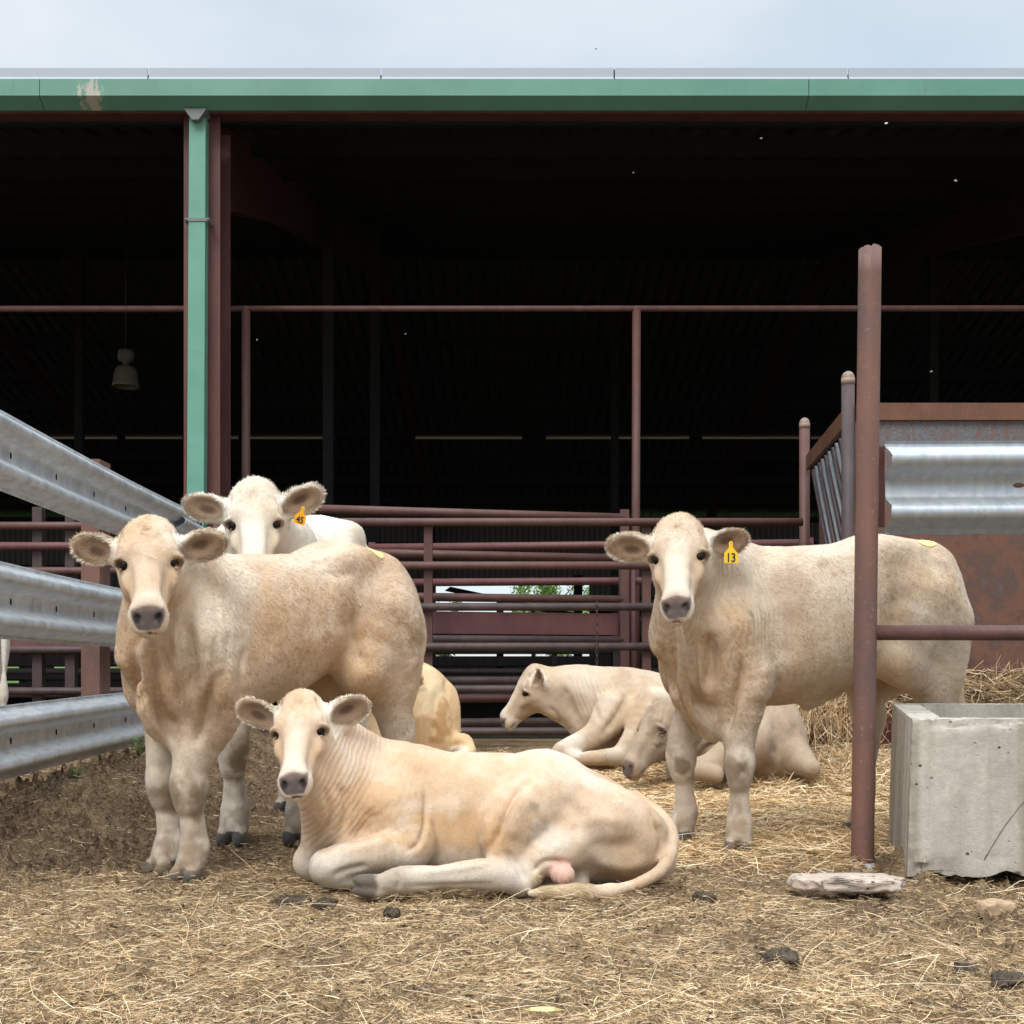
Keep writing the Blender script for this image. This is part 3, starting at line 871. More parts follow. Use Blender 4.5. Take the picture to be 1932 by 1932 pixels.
# ---- 2. the white calf looking over its back
def calf_white():
    h = unit([-.10, -.99, 0]); s, st = 1.20, 1.0
    org = np.array([*P(500, 1600, 4.75)[:2], 0]) - .27 * s * h
    cow, S, B = standing('c2', org, h, s, .0075, st)
    lo, hi = cow.lo_hi.min(0), cow.lo_hi.max(0)
    lo = np.minimum(lo, [-1.45, 4.1, -.03]); hi = np.maximum(hi, [-.3, 5.9, 1.55])
    cow.fd = Field(lo, hi, .0075)
    cow.head(P(483, 949, 4.56), P(478, 1110, 4.28) - P(483, 949, 4.56), np.array([.1, -1, .5]), 1.05)
    trunk(cow, S, B, s, st, org, 1.17)
    cow.ear(-1, P(345, 945, 4.58) - P(420, 962, 4.58), np.array([.05, -1, -.12]))
    cow.ear(1, P(612, 928, 4.58) - P(545, 960, 4.58), np.array([.2, -1, -.12]), length=.195)
    neck(cow, S, s, (.02, 0, -.03), (.10, 0, -.09))
    hd = h[:2]
    front_leg(cow, S, s, -1, np.array([*P(442, 1590, 4.60)[:2], 0]), unit(np.array([.0, -1])))
    front_leg(cow, S, s, 1, np.array([*P(563, 1588, 4.60)[:2], 0]), unit(np.array([.1, -1])))
    hind_leg(cow, S, B, s, 1, S(-.50, .13, 0), hd)
    hind_leg(cow, S, B, s, -1, S(-.42, -.12, 0), hd)
    KN = (.30, .21, .12)
    cow.spots = [(455, 1440, 22, 30, 0, KN, .8), (448, 1535, 18, 24, 0, KN, .6), (562, 1545, 20, 20, 0, KN, .6)]
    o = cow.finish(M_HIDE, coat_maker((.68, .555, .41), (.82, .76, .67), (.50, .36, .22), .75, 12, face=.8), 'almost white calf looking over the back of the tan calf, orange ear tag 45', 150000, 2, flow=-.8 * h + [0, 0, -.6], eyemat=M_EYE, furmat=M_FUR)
    t = P(572, 958, 4.50)
    n = unit([.45, -1, .0]); rt = unit(np.cross(Z, n) * -1); rt = unit([1, .45, 0.0]); up = unit(np.array([.28, 0, 1.]))
    rt = unit(rt - up * (rt @ up)); nn = np.cross(rt, up)
    if nn[1] > 0: nn = -nn
    ear_tag(cow, t, np.array([rt, up, nn]), .82, M_TAGO, '45', .036)
    return cow

# ---- 4. the calf standing at the right
def calf_right():
    h = unit([-.945, -.33, 0]); s, st = 1.07, 1.13
    org = np.array([.738, 4.46, 0]) - .27 * s * st * h
    cow, S, B = standing('c4', org, h, s, .0068, st)
    lo, hi = cow.lo_hi.min(0), cow.lo_hi.max(0)
    lo = np.minimum(lo, [.3, 3.8, -.03]); hi = np.maximum(hi, [2.0, 5.15, 1.36])
    cow.fd = Field(lo, hi, .0068)
    cow.head(P(1284, 1018, 4.22), P(1276, 1158, 3.93) - P(1284, 1018, 4.22), np.array([-.28, -1, .5]), .995)
    trunk(cow, S, B, s, st, org, 1.15, .96, .45)
    cow.ear(-1, P(1140, 1013, 4.24) - P(1216, 1022, 4.22), np.array([-.35, -1, -.10]), length=.192)
    cow.ear(1, P(1410, 1004, 4.30) - P(1340, 1018, 4.28), np.array([.0, -1, -.12]), length=.185)
    pc, pt, pm = neck(cow, S, s, (.02, 0, -.03), (.10, 0, -.09))
    hd = h[:2]
    front_leg(cow, S, s, 1, np.array([*P(1395, 1604, 4.37)[:2], 0]), unit(np.array([-.25, -.95])))
    front_leg(cow, S, s, -1, np.array([*P(1290, 1580, 4.66)[:2], 0]), unit(np.array([-.6, -.7])))
    hind_leg(cow, S, B, s, 1, S(-.52, .13, 0), hd)
    hind_leg(cow, S, B, s, -1, S(-.40, -.13, 0), hd)
    cow.fd.tube([P(1281, 1182, 4.10), P(1290, 1240, 4.19), P(1288, 1300, 4.26), P(1302, 1350, 4.33), P(1345, 1382, 4.43)], [.014, .018, .020, .024, .034], .05, smooth=4)
    cow.fd.ell(P(1345, 1350, 4.45), (.09, .09, .085), None, .05)
    cow.fd.tube([S(-.20, 0, .575), S(-.13, 0, .535), S(-.10, 0, .50)], [.05, .035, .014], .05)        # sheath
    def wr(V, N):
        a, b = S(.22, 0, 1.0), cow.hp(.05, 0, -.06)
        ax = unit(b - a); q = (V - a) @ ax
        L = np.linalg.norm(b - a)
        m = sstep(-.05, .08, q) * sstep(L + .02, L - .08, q) * sstep(.42, .30, np.linalg.norm(V - (a + b) / 2, axis=1)) * (np.abs((V - cow.ho) @ cow.hR[2]) < 1)
        loc = (V - cow.ho) @ cow.hR.T
        m = m * sstep(.02, -.06, loc[:, 2])
        return q * 330 + fbm(V, 5, 2) * 4, m * .34
    cow.wr = wr
    KN = (.28, .195, .115)
    cow.spots = [(1392, 1454, 24, 30, 0, KN, .6), (1288, 1445, 18, 26, 0, KN, .75), (1400, 1562, 18, 20, 0, KN, .6), (1395, 1590, 26, 14, 0, KN, .5), (1570, 1290, 110, 40, 0, (.50, .335, .19), .5), (1290, 1290, 30, 60, 0, (.53, .36, .22), .5), (1418, 1160, 5, 14, -.5, (.25, .19, .14), .8), (1402, 1450, 16, 22, .3, (.20, .14, .08), .9), (1555, 1060, 12, 10, 0, (.45, .34, .22), .5), (1530, 1200, 80, 60, 0, (.52, .35, .21), .4), (1760, 1060, 40, 14, .5, (.38, .30, .22), .5), (1385, 1220, 40, 26, 0, (.50, .34, .20), .5)]
    cow.creases = [([(1332, 1185), (1340, 1250), (1332, 1310)], .026, .036), ([(1285, 1190), (1291, 1250), (1288, 1300), (1305, 1350), (1338, 1378)], .011, -.014), ([(1308, 1190), (1310, 1260), (1318, 1320)], .012, .014), ([(1268, 1195), (1272, 1260), (1274, 1310)], .012, .012), ([(1470, 1265), (1466, 1310), (1432, 1352)], .014, .014), ([(1450, 1240), (1440, 1290), (1420, 1330)], .03, -.014),
                   ([(1245, 1200), (1262, 1265), (1275, 1320)], .014, .014), ([(1396, 1235), (1398, 1280), (1380, 1335), (1372, 1392)], .018, .030), ([(1258, 1262), (1280, 1320), (1305, 1372), (1325, 1395)], .014, .018), ([(1700, 1100), (1690, 1170), (1700, 1240)], .03, .014), ([(1300, 1210), (1310, 1280), (1330, 1340)], .010, .008), ([(1480, 1130), (1490, 1200), (1480, 1260)], .04, .010)]
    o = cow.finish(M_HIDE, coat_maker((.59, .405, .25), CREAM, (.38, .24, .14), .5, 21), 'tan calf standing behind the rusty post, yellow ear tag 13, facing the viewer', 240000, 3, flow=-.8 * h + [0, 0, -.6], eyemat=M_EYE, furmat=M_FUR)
    ear_tag(cow, P(1379, 1024, 4.12), np.array([[1, 0, 0], [0, 0, 1.], [0, -1, 0]]), .90, M_TAG, '13', .044)
    sticker(cow, B, (1748, 1024))
    return cow

# ---- 3. the calf lying in front
def calf_front():
    cow = Cow('c3', [-1.0, 3.10, -.03], [.72, 4.30, .74], .0058)
    fd = cow.fd
    Yc = 3.84
    X = np.array([[-1., 0, 0], [0, -1., 0], [0, 0, 1.]])
    o = np.array([0, Yc, 0])
    px = np.array([600, 640, 700, 780, 860, 940, 1020, 1090, 1150, 1210, 1250, 1272])
    tv = np.array([1500, 1445, 1416, 1414, 1420, 1422, 1426, 1442, 1470, 1510, 1548, 1590])
    t = -((px - 966) * Yc / F); top = HC - (tv - 1255) * Yc / F
    hw = np.array([.09, .13, .165, .19, .21, .225, .225, .20, .17, .13, .09, .05])
    bot = np.full(12, -.02)
    bot[0], bot[1], bot[-1] = .05, .01, .02
    # the loft wants a growing parameter: run it from the rump to the chest
    fd.loft(o, X, t[::-1], top[::-1], bot[::-1], hw[::-1], wide=.42, p=2.3, k=.05)
    # hindquarter folded under, the near thigh
    ax = np.array([unit([1, 0, -.30]), [0, 1., 0], unit([.30, 0, 1])])
    fd.ell(P(1105, 1548, 3.69), (.235, .105, .145), ax, .035)
    fd.ell(P(1040, 1452, 3.76), (.10, .06, .05), ax, .07)
    fd.ell(P(1205, 1590, 3.74), (.10, .12, .115), None, .05)
    fd.tube([P(1030, 1500, 3.70), P(965, 1555, 3.62), P(955, 1610, 3.585), P(978, 1655, 3.565)], [.12, .092, .066, .045], .028, smooth=4)
    fd.tube([P(1075, 1590, 3.64), P(1010, 1630, 3.585), P(975, 1662, 3.57)], [.08, .052, .042], .03, smooth=4)
    fd.tube([P(985, 1658, 3.555), P(905, 1648, 3.52), P(825, 1656, 3.49), P(760, 1661, 3.47), P(722, 1668, 3.46)], [.050, .046, .035, .040, .030], .02, smooth=4)
    hb = P(716, 1670, 3.455)
    for q in (-1, 1):
        ax = np.array([unit([1, -.05 * q, -.12]), unit([0, 1, .6 * q]), unit([.1, -.6 * q, 1])])
        fd.ell(hb + np.array([-.030, -.004, q * .016 - .002]), (.054, .023, .020), ax, .006)
    cow.hoofmark = [hb]
    # far hind foot shows under the belly
    fd.tube([P(1080, 1640, 3.80), P(1010, 1665, 3.72), P(1095, 1668, 3.66)], [.05, .045, .03], .03, smooth=3)
    # near fore leg, folded
    fd.ell(P(728, 1535, 3.72), (.125, .085, .145), None, .04)
    fd.tube([P(752, 1530, 3.68), P(772, 1592, 3.62), P(735, 1606, 3.585), P(660, 1622, 3.555), P(617, 1634, 3.54)], [.105, .080, .068, .054, .050], .025, smooth=4)
    fd.tube([P(617, 1636, 3.54), P(640, 1654, 3.555), P(690, 1660, 3.575), P(735, 1660, 3.59)], [.049, .039, .032, .032], .015, smooth=4)
    fd.tube([P(735, 1660, 3.59), P(765, 1658, 3.60)], [.030, .022], .015)
    # far knee
    fd.tube([P(660, 1600, 3.78), P(583, 1628, 3.70)], [.07, .046], .04)
    fd.tube([P(583, 1630, 3.70), P(640, 1655, 3.68)], [.045, .03], .02)
    # head and neck
    cow.head(P(573, 1346, 3.66), P(556, 1474, 3.42) - P(573, 1346, 3.66), np.array([-.05, -1, .5]), .835)
    cow.ear(-1, P(432, 1318, 3.66) - P(516, 1352, 3.66), np.array([.0, -1, -.28]), length=.192, wid=.056, base=(.048, .072, -.004))
    cow.ear(1, P(716, 1318, 3.70) - P(632, 1350, 3.66), np.array([.25, -1, -.25]), length=.192, wid=.056, base=(.048, .072, -.004))
    cr = [P(760, 1490, 3.84), P(700, 1462, 3.82), P(655, 1420, 3.78), P(612, 1370, 3.73)]
    fd.tube(cr, [.15, .125, .10, .075], .06, smooth=4)
    fd.tube([P(690, 1545, 3.78), P(650, 1500, 3.72), P(620, 1455, 3.67), P(600, 1420, 3.65)], [.14, .115, .09, .07], .06, smooth=4)
    fd.tube([P(665, 1590, 3.74), P(630, 1545, 3.66), P(603, 1505, 3.60), P(590, 1478, 3.57)], [.10, .075, .060, .045], .06, smooth=4)
    fd.tube([P(588, 1510, 3.60), P(592, 1560, 3.64), P(598, 1610, 3.69)], [.028, .034, .045], .05, smooth=4)
    # tail
    tl = [P(1195, 1512, 3.84), P(1240, 1538, 3.80), P(1268, 1580, 3.73), P(1258, 1628, 3.63), P(1215, 1662, 3.555), P(1150, 1681, 3.52)]
    fd.tube(tl, [.036, .029, .025, .022, .020, .017], .014, smooth=5)
    fd.tube([P(1150, 1681, 3.52), P(1090, 1684, 3.50), P(1030, 1684, 3.50), P(1000, 1686, 3.50)], [.020, .024, .020, .008], .02, smooth=4)
    fd.ell(P(1062, 1650, 3.555), (.038, .036, .032), None, .010)
    def wr(V, N):
        a, b = P(760, 1500, 3.8), cow.hp(.06, 0, -.05)
        ax = unit(b - a); L = np.linalg.norm(b - a); q = (V - a) @ ax
        loc = (V - cow.ho) @ cow.hR.T
        m = sstep(.02, .10, q) * sstep(L + .01, L - .05, q) * sstep(.36, .24, np.linalg.norm(V - (a + b) / 2, axis=1)) * sstep(.01, -.06, loc[:, 2])
        return q * 330 + fbm(V, 5, 2) * 4 + V[:, 2] * 25, m * .14
    cow.wr = wr
    def extra(s, V, N, loc, dens, ln, m1, m2, blend):
        u = 966 + V[:, 0] * F / V[:, 1]; v = 1255 - (V[:, 2] - HC) * F / V[:, 1]
        low = sstep(.16, .06, V[:, 2]) * sstep(3.72, 3.62, V[:, 1]) * sstep(.10, .03, V[:, 0])
        blend(low, [.68, .62, .54], .75)
        for h in s.hoofmark:
            blend(sstep(.15, .06, np.linalg.norm(V - h, axis=1) + .02 * m2), [.34, .25, .165], .6)
            blend(sstep(.056, .044, np.linalg.norm(V - h - np.array([-.046, 0, -.004]), axis=1) + .004 * m2), [.105, .082, .064], .88)
        blend(sstep(.028, .018, np.linalg.norm(V - P(1008, 1522, 3.575), axis=1) + .01 * m2) * (V[:, 1] < 3.7), [.40, .31, .22], .8)
        tf = sstep(.12, .06, np.abs(V[:, 0] - P(1060, 1684, 3.5)[0])) * (V[:, 2] < .075) * (V[:, 1] < 3.57)
        blend(tf, [.56, .42, .24], .8); ln = ln * (1 + 1.2 * tf)
        d = np.linalg.norm(V - P(1062, 1650, 3.545), axis=1)
        pk = sstep(.060, .046, d) * (V[:, 2] > .012)
        blend(pk, [.70, .43, .35], .85); dens = dens * (1 - .8 * pk)
        return dens, ln
    cow.spots = [(745, 1664, 30, 16, 0, (.30, .215, .135), .7), (640, 1650, 40, 22, 0, (.50, .40, .29), .5), (1008, 1522, 12, 13, 0, (.36, .28, .19), .8), (850, 1575, 100, 60, .1, (.56, .345, .17), .7), (715, 1510, 70, 50, -.3, (.58, .365, .19), .6), (830, 1480, 120, 26, .05, (.60, .42, .26), .5), (1120, 1520, 100, 30, .3, (.60, .415, .26), .5), (1190, 1600, 70, 36, .1, (.55, .40, .26), .5), (1040, 1590, 50, 30, .5, (.74, .66, .56), .6), (640, 1620, 60, 24, -.2, (.72, .65, .56), .6)]
    cow.creases = [([(800, 1470), (804, 1540), (790, 1590), (760, 1610)], .009, .010), ([(1010, 1462), (965, 1510), (940, 1570), (905, 1630)], .012, .020), ([(1000, 1480), (975, 1540), (965, 1590)], .025, -.012),
                   ([(1100, 1590), (1160, 1600), (1220, 1585)], .03, .014), ([(1110, 1625), (1180, 1636), (1230, 1622)], .02, -.010), ([(1080, 1475), (1120, 1500), (1170, 1515)], .03, .008), ([(1232, 1545), (1250, 1585), (1235, 1630)], .010, .014),
                   ([(612, 1480), (625, 1540), (600, 1590)], .010, .014), ([(632, 1470), (655, 1520), (640, 1580)], .010, .012), ([(660, 1590), (690, 1560), (700, 1520)], .02, .012), ([(1000, 1650), (1030, 1625), (1080, 1628)], .008, .012), ([(755, 1672), (840, 1672), (945, 1668)], .009, .007), ([(770, 1650), (860, 1640), (940, 1625)], .010, -.006), ([(742, 1640), (752, 1660), (748, 1682)], .008, .008), ([(945, 1600), (975, 1630), (1000, 1672)], .014, .012), ([(1000, 1600), (1012, 1640), (1000, 1678)], .012, -.010), ([(628, 1612), (690, 1596), (750, 1585)], .016, -.008), ([(620, 1655), (660, 1640), (700, 1632)], .010, .010), ([(1060, 1560), (1130, 1545), (1200, 1556)], .022, -.008), ([(1060, 1500), (1090, 1540), (1080, 1590)], .022, .010)]
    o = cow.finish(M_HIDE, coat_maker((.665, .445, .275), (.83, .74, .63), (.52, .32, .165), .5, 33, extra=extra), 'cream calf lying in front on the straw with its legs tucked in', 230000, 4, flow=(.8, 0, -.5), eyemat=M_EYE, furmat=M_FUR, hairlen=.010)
    return cow

# ---- 5. the calf lying in the middle, seen from the side
def calf_profile():
    cow = Cow('c5', [-.35, 6.6, -.03], [1.75, 8.5, .98], .0095)
    fd = cow.fd; Y = 7.6
    q = lambda u, v, y=Y: P(u, v, y)
    R = np.array([[-1., 0, 0], [0, -1., 0], [0, 0, 1.]])
    px = np.array([1085, 1120, 1170, 1230, 1300, 1380, 1440, 1480, 1505]); tv = np.array([1300, 1272, 1265, 1268, 1280, 1285, 1310, 1350, 1400])
    t = -((px - 966) * Y / F); top = HC - (tv - 1255) * Y / F
    hw = np.array([.10, .16, .23, .27, .28, .26, .20, .14, .07]); bot = np.full(9, .0); bot[0] = .22; bot[1] = .1
    fd.loft([0, Y, 0], R, t[::-1], top[::-1], bot[::-1], hw[::-1], wide=.42, k=.06)
    ho = q(1018, 1276); cow.head(ho, q(958, 1350) - q(1018, 1272), np.array([-.72, -.25, .62]), .99, jaw=1.32)
    cow.ear(1, np.array([.10, -.72, .55]) , np.array([-.75, -.35, -.2]), length=.155, wid=.05)
    cow.ear(-1, np.array([.02, .8, .3]), np.array([-1, .2, 0]), length=.13, wid=.045)
    fd.tube([q(1190, 1345), q(1130, 1318), q(1080, 1300), q(1045, 1292)], [.28, .21, .16, .115], .06, smooth=4)
    fd.tube([q(1190, 1375), q(1130, 1360), q(1085, 1345), q(1040, 1332)], [.26, .18, .12, .075], .06, smooth=4)
    # fore legs
    fd.tube([q(1160, 1340, 7.3), q(1125, 1385, 7.22), q(1062, 1418, 7.2)], [.13, .085, .062], .05, smooth=4)
    fd.tube([q(1060, 1420, 7.2), q(1095, 1432, 7.12), q(1140, 1434, 7.12)], [.060, .042, .045], .02, smooth=4)
    fd.tube([q(1235, 1335, 7.25), q(1205, 1385, 7.15), q(1172, 1425, 7.1)], [.14, .09, .058], .05, smooth=4)
    fd.tube([q(1172, 1425, 7.1), q(1125, 1430, 7.02), q(1100, 1432, 7.02)], [.058, .045, .04], .02, smooth=4)
    def wr(V, N):
        p = V[:, 0] * 200 + V[:, 2] * 80 + fbm(V, 4, 2) * 4
        m = sstep(.33, .45, V[:, 0]) * sstep(.75, .60, V[:, 0]) * sstep(.3, .45, V[:, 2]) * sstep(7.25, 7.4, V[:, 1])
        return p, m * .22
    cow.wr = wr
    cow.creases = [([(1060, 1290), (1075, 1330), (1095, 1375)], .03, .02), ([(1190, 1300), (1165, 1350), (1130, 1395)], .03, .025), ([(1110, 1275), (1120, 1330), (1135, 1370)], .02, .012), ([(1030, 1330), (1050, 1350), (1062, 1380)], .02, .012), ([(1250, 1310), (1225, 1360), (1200, 1400)], .03, .02), ([(965, 1352), (985, 1358), (1000, 1352)], .010, .006)]
    cow.spots = [(1180, 1425, 40, 20, 0, (.62, .53, .43), .7), (1075, 1400, 40, 30, .5, (.74, .67, .58), .7), (1200, 1340, 40, 60, .4, (.50, .34, .20), .5)]
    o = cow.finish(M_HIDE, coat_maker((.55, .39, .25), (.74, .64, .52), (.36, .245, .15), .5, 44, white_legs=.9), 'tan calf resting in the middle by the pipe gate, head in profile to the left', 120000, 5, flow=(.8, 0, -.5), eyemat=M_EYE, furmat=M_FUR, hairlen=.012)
    return cow

# ---- 6. the calf asleep behind the legs of the right one
def calf_asleep():
    cow = Cow('c6', [.45, 5.9, -.03], [2.1, 7.5, .70], .009)
    fd = cow.fd; Y = 6.75
    q = lambda u, v, y=Y: P(u, v, y)
    R = np.array([[-1., 0, 0], [0, -1., 0], [0, 0, 1.]])
    px = np.array([1262, 1290, 1340, 1400, 1450, 1490, 1512, 1524]); tv = np.array([1390, 1355, 1325, 1312, 1312, 1326, 1360, 1405])
    t = -((px - 966) * Y / F); top = HC - (tv - 1255) * Y / F
    hw = np.array([.12, .18, .25, .28, .27, .22, .15, .08])
    fd.loft([0, Y, 0], R, t[::-1], top[::-1], np.full(8, -.02), hw[::-1], wide=.4, k=.06)
    cow.head(q(1258, 1352, 6.55), q(1194, 1440, 6.38) - q(1258, 1352, 6.55), np.array([-.72, -.42, .40]), 1.06, eyes_open=0, jaw=1.15); cow.eye_dark = .35
    cow.ear(-1, np.array([.5, .5, .5]), np.array([-.5, -.6, .3]), length=.12, wid=.042)
    fd.tube([q(1330, 1390, 6.65), q(1290, 1375, 6.6), q(1262, 1372, 6.56)], [.20, .15, .11], .06, smooth=4)
    fd.tube([q(1420, 1400, 6.5), q(1375, 1425, 6.38), q(1335, 1448, 6.32)], [.14, .09, .06], .05, smooth=4)
    fd.tube([q(1335, 1448, 6.32), q(1310, 1452, 6.30), q(1350, 1462, 6.25)], [.06, .055, .045], .03, smooth=4)
    fd.tube([q(1490, 1425, 6.55), q(1515, 1440, 6.4), q(1530, 1450, 6.3)], [.12, .07, .05], .05, smooth=3)
    cow.creases = [([(1318, 1425), (1345, 1405), (1385, 1402), (1400, 1420)], .016, .022), ([(1290, 1345), (1300, 1390), (1295, 1430)], .02, .018), ([(1455, 1345), (1470, 1400), (1455, 1440)], .03, .02), ([(1215, 1370), (1235, 1362), (1255, 1368)], .012, .008), ([(1225, 1400), (1240, 1410), (1258, 1405)], .012, .008), ([(1400, 1350), (1420, 1390), (1410, 1430)], .03, .012)]
    cow.spots = [(1240, 1380, 26, 22, .3, (.20, .14, .095), .7), (1220, 1430, 40, 30, .8, (.27, .20, .15), .5), (1480, 1400, 30, 40, 0, (.24, .165, .11), .5)]
    o = cow.finish(M_HIDE, coat_maker((.37, .262, .17), (.50, .385, .275), (.235, .16, .105), .5, 55, face=.15), 'grey tan calf asleep, head on the straw, behind the legs of the tagged calf', 100000, 6, flow=(.8, 0, -.5), eyemat=M_EYE, furmat=M_FUR, hairlen=.012)
    # closed lids
    for sgn in (1,):
        m = MB(); a = [cow.hp(.132, sgn * .1075, .008), cow.hp(.145, sgn * .107, .014), cow.hp(.160, sgn * .1045, .022), cow.hp(.172, sgn * .100, .032)]
        m.pipe(a, .004, 8); m.build('eye_lid', M_EYE, o)
    return cow

# ---- 7. the yellowish calf lying behind the left one
def calf_yellow():
    cow = Cow('c7', [-1.35, 5.9, -.03], [-.02, 8.2, .80], .0095)
    fd = cow.fd; Y0 = 6.5
    a = P(812, 1400, 6.35); a[2] = 0
    d = unit([-.30, 1, 0]); R = np.array([d, [-d[1], d[0], 0], [0, 0, 1.]])
    t = np.array([-.28, -.20, -.08, .1, .35, .6, .85, 1.0, 1.1])
    top = np.array([.30, .44, .54, .585, .60, .60, .57, .48, .32]) ; hw = np.array([.12, .19, .25, .275, .28, .27, .23, .16, .08])
    bot = np.array([.06, .0, -.02, -.02, -.02, -.02, -.02, 0, .08])
    fd.loft(a + np.array([-.10, .1, 0]), R, t, top + .14, bot, hw, wide=.42, p=2.2, k=.05)
    fd.tube([P(872, 1405, 6.3), P(880, 1425, 6.15), P(845, 1436, 6.1)], [.06, .045, .04], .05, smooth=3)
    fd.tube([P(720, 1380, 6.2), P(712, 1415, 6.05), P(740, 1430, 6.0)], [.12, .07, .05], .04, smooth=3)
    # head turned away behind the other calf
    cow.head(P(765, 1285, 6.35), np.array([-.75, -.5, -.35]), np.array([-.2, -.4, .9]), 1.0)
    cow.ear(1, np.array([.55, -.35, .45]), np.array([-.3, -.9, 0]), length=.13, wid=.045)
    fd.tube([P(800, 1330, 6.5), P(785, 1300, 6.42), P(772, 1290, 6.38)], [.20, .14, .10], .05)
    def wr(V, N):
        return V[:, 0] * 60 + V[:, 1] * 30, .12 * np.ones(len(V))
    cow.wr = wr
    cow.creases = [([(830, 1290), (822, 1340), (826, 1400)], .03, .02), ([(845, 1412), (868, 1400), (893, 1412)], .015, .015), ([(850, 1262), (842, 1290), (846, 1320)], .015, .010)]
    cow.spots = [(832, 1370, 16, 50, .1, (.42, .21, .07), .7), (868, 1418, 22, 12, 0, (.78, .68, .54), .8), (815, 1290, 14, 50, .1, (.82, .66, .42), .6)]
    o = cow.finish(M_HIDE, coat_maker((.70, .44, .21), (.80, .62, .40), (.48, .25, .09), .4, 66), 'golden tan calf lying half hidden behind the left calf', 100000, 7, flow=(.2, -.3, -.8), eyemat=M_EYE, furmat=M_FUR, hairlen=.012)
    return cow

# ---- 8. a calf of which only the chest edge shows beyond the guardrail
def calf_edge():
    h = unit([-1, .15, 0]); s, st = 1.0, 1.06
    org = np.array([-4.13, 7.9, 0])
    cow, S, B = standing('c8', org, h, s, .012, st)
    lo, hi = cow.lo_hi.min(0) - [.3, .2, 0], cow.lo_hi.max(0) + [.1, .2, .1]
    cow.fd = Field(lo, hi, .012)
    cow.head(S(.66, 0, 1.05), np.array([-.8, 0, -.6]), np.array([-.6, 0, .8]), 1.0)
    trunk(cow, S, B, s, st, org)
    cow.ear(1, B[1] + Z * .2, h, length=.15); cow.ear(-1, -B[1] + Z * .2, h, length=.15)
    neck(cow, S, s, (.02, 0, -.03), (.10, 0, -.09))
    for q in (-1, 1):
        front_leg(cow, S, s, q, S(.26, q * .12, 0), h[:2]); hind_leg(cow, S, B, s, q, S(-.5, q * .13, 0), h[:2])
    o = cow.finish(M_HIDE, coat_maker((.74, .66, .55), (.84, .80, .73), (.58, .45, .32), .7, 77), 'pale calf standing beyond the guardrail at the left edge', 15000, 8, eyemat=M_EYE, furmat=M_FUR)
    return cow

HERD = dict(left=calf_left, white=calf_white, right=calf_right, front=calf_front, profile=calf_profile, asleep=calf_asleep, yellow=calf_yellow, edge=calf_edge)
# ------------------------------------------------------------------ ground
def gh(x, y, fine=True):
    """height of the yard"""
    p = np.stack([x, y, np.zeros_like(x)], 1)
    z = .20 * sstep(-1.35, -1.95, x) * sstep(3.6, 5.0, y) * sstep(9.6, 8.2, y)
    z = z + .05 * sstep(5.8, 7.6, y) * sstep(12, 9.5, y)
    z = z + .11 * np.exp(-(((x - 1.95) / .42)**2 + ((y - 7.0) / .55)**2))          # hay heaped under the feeder
    z = z + .06 * np.exp(-(((x - 1.5) / .5)**2 + ((y - 7.6) / .5)**2))
    z = z + .105 * np.exp(-(((x - 1.335) / .060)**2 + ((y - 3.90) / .15)**2))   # dirt at the trough corner
    near = sstep(10.5, 8.5, y) * sstep(.9, 1.8, y)
    z = z + near * .020 * fbm(p, 1.6, 3, seed=4)
    if fine:
        b = fbm(p, 9, 4, .6, seed=8)
        clod = np.maximum(fbm(p, 30, 3, .55, seed=2) - .22, 0)
        dirty = 1 + 1.3 * sstep(-.9, -1.7, x) + .8 * sstep(.9, 1.3, x) * sstep(4.2, 3.6, y)
        z = z + near * (.009 * b + .024 * clod * dirty)
    return z

def straw_amount(x, y):
    """0 bare dirt .. 1 deep straw"""
    p = np.stack([x, y, np.zeros_like(x)], 1)
    n = fbm(p, 1.1, 4, .6, seed=20); n2 = fbm(p, 8, 3, .6, seed=22)
    a = .72 + .17 * n + .36 * n2 - .5 * np.exp(-(((x - 1.25) / .16)**2 + ((y - 3.9) / .2)**2))
    deep = sstep(-.05, .4, x) * sstep(3.95, 4.7, y)
    a = a + .75 * deep
    a = a - .64 * sstep(-.70, -1.35, x) * sstep(3.3, 4.4, y)          # manure along the rail
    a = a - .22 * sstep(.75, 1.15, x) * sstep(2.85, 3.15, y) * sstep(4.0, 3.6, y)      # trodden dirt round slab and trough
    a = a - .08 * sstep(-.3, -1.0, x) * sstep(3.0, 3.4, y) * sstep(4.6, 4.0, y)
    a = a + .06 * sstep(3.1, 2.6, y)
    return np.clip(a, 0, 1.3)

def ground_material():
    q = NT('dung and straw earth')
    at = q.n('ShaderNodeAttribute', attribute_name='wrm').outputs['Fac']
    f1 = q.noise(55, 6, .75, stretch=(1, 1, 1)); f2 = q.noise(210, 4, .7, stretch=(.7, 1.2, 1)); f3 = q.noise(5, 4, .6)
    dirt = q.ramp(f1, [(.32, (.020, .013, .008)), (.46, (.095, .060, .036)), (.64, (.27, .185, .115))])
    chaff = q.ramp(f2, [(.36, (.088, .056, .031)), (.50, (.39, .27, .15)), (.64, (.66, .48, .28))])
    k = q.math('ADD', at, q.math('MULTIPLY', q.math('SUBTRACT', f3, .5), .9), clamp=True)
    k = q.math('MULTIPLY', k, .85, clamp=True)
    q.set(q.mix(k, dirt, chaff), .95, spec=.1)
    q.bump(q.math('ADD', f1, q.math('MULTIPLY', f2, .5)), .9, .014)
    return q.m

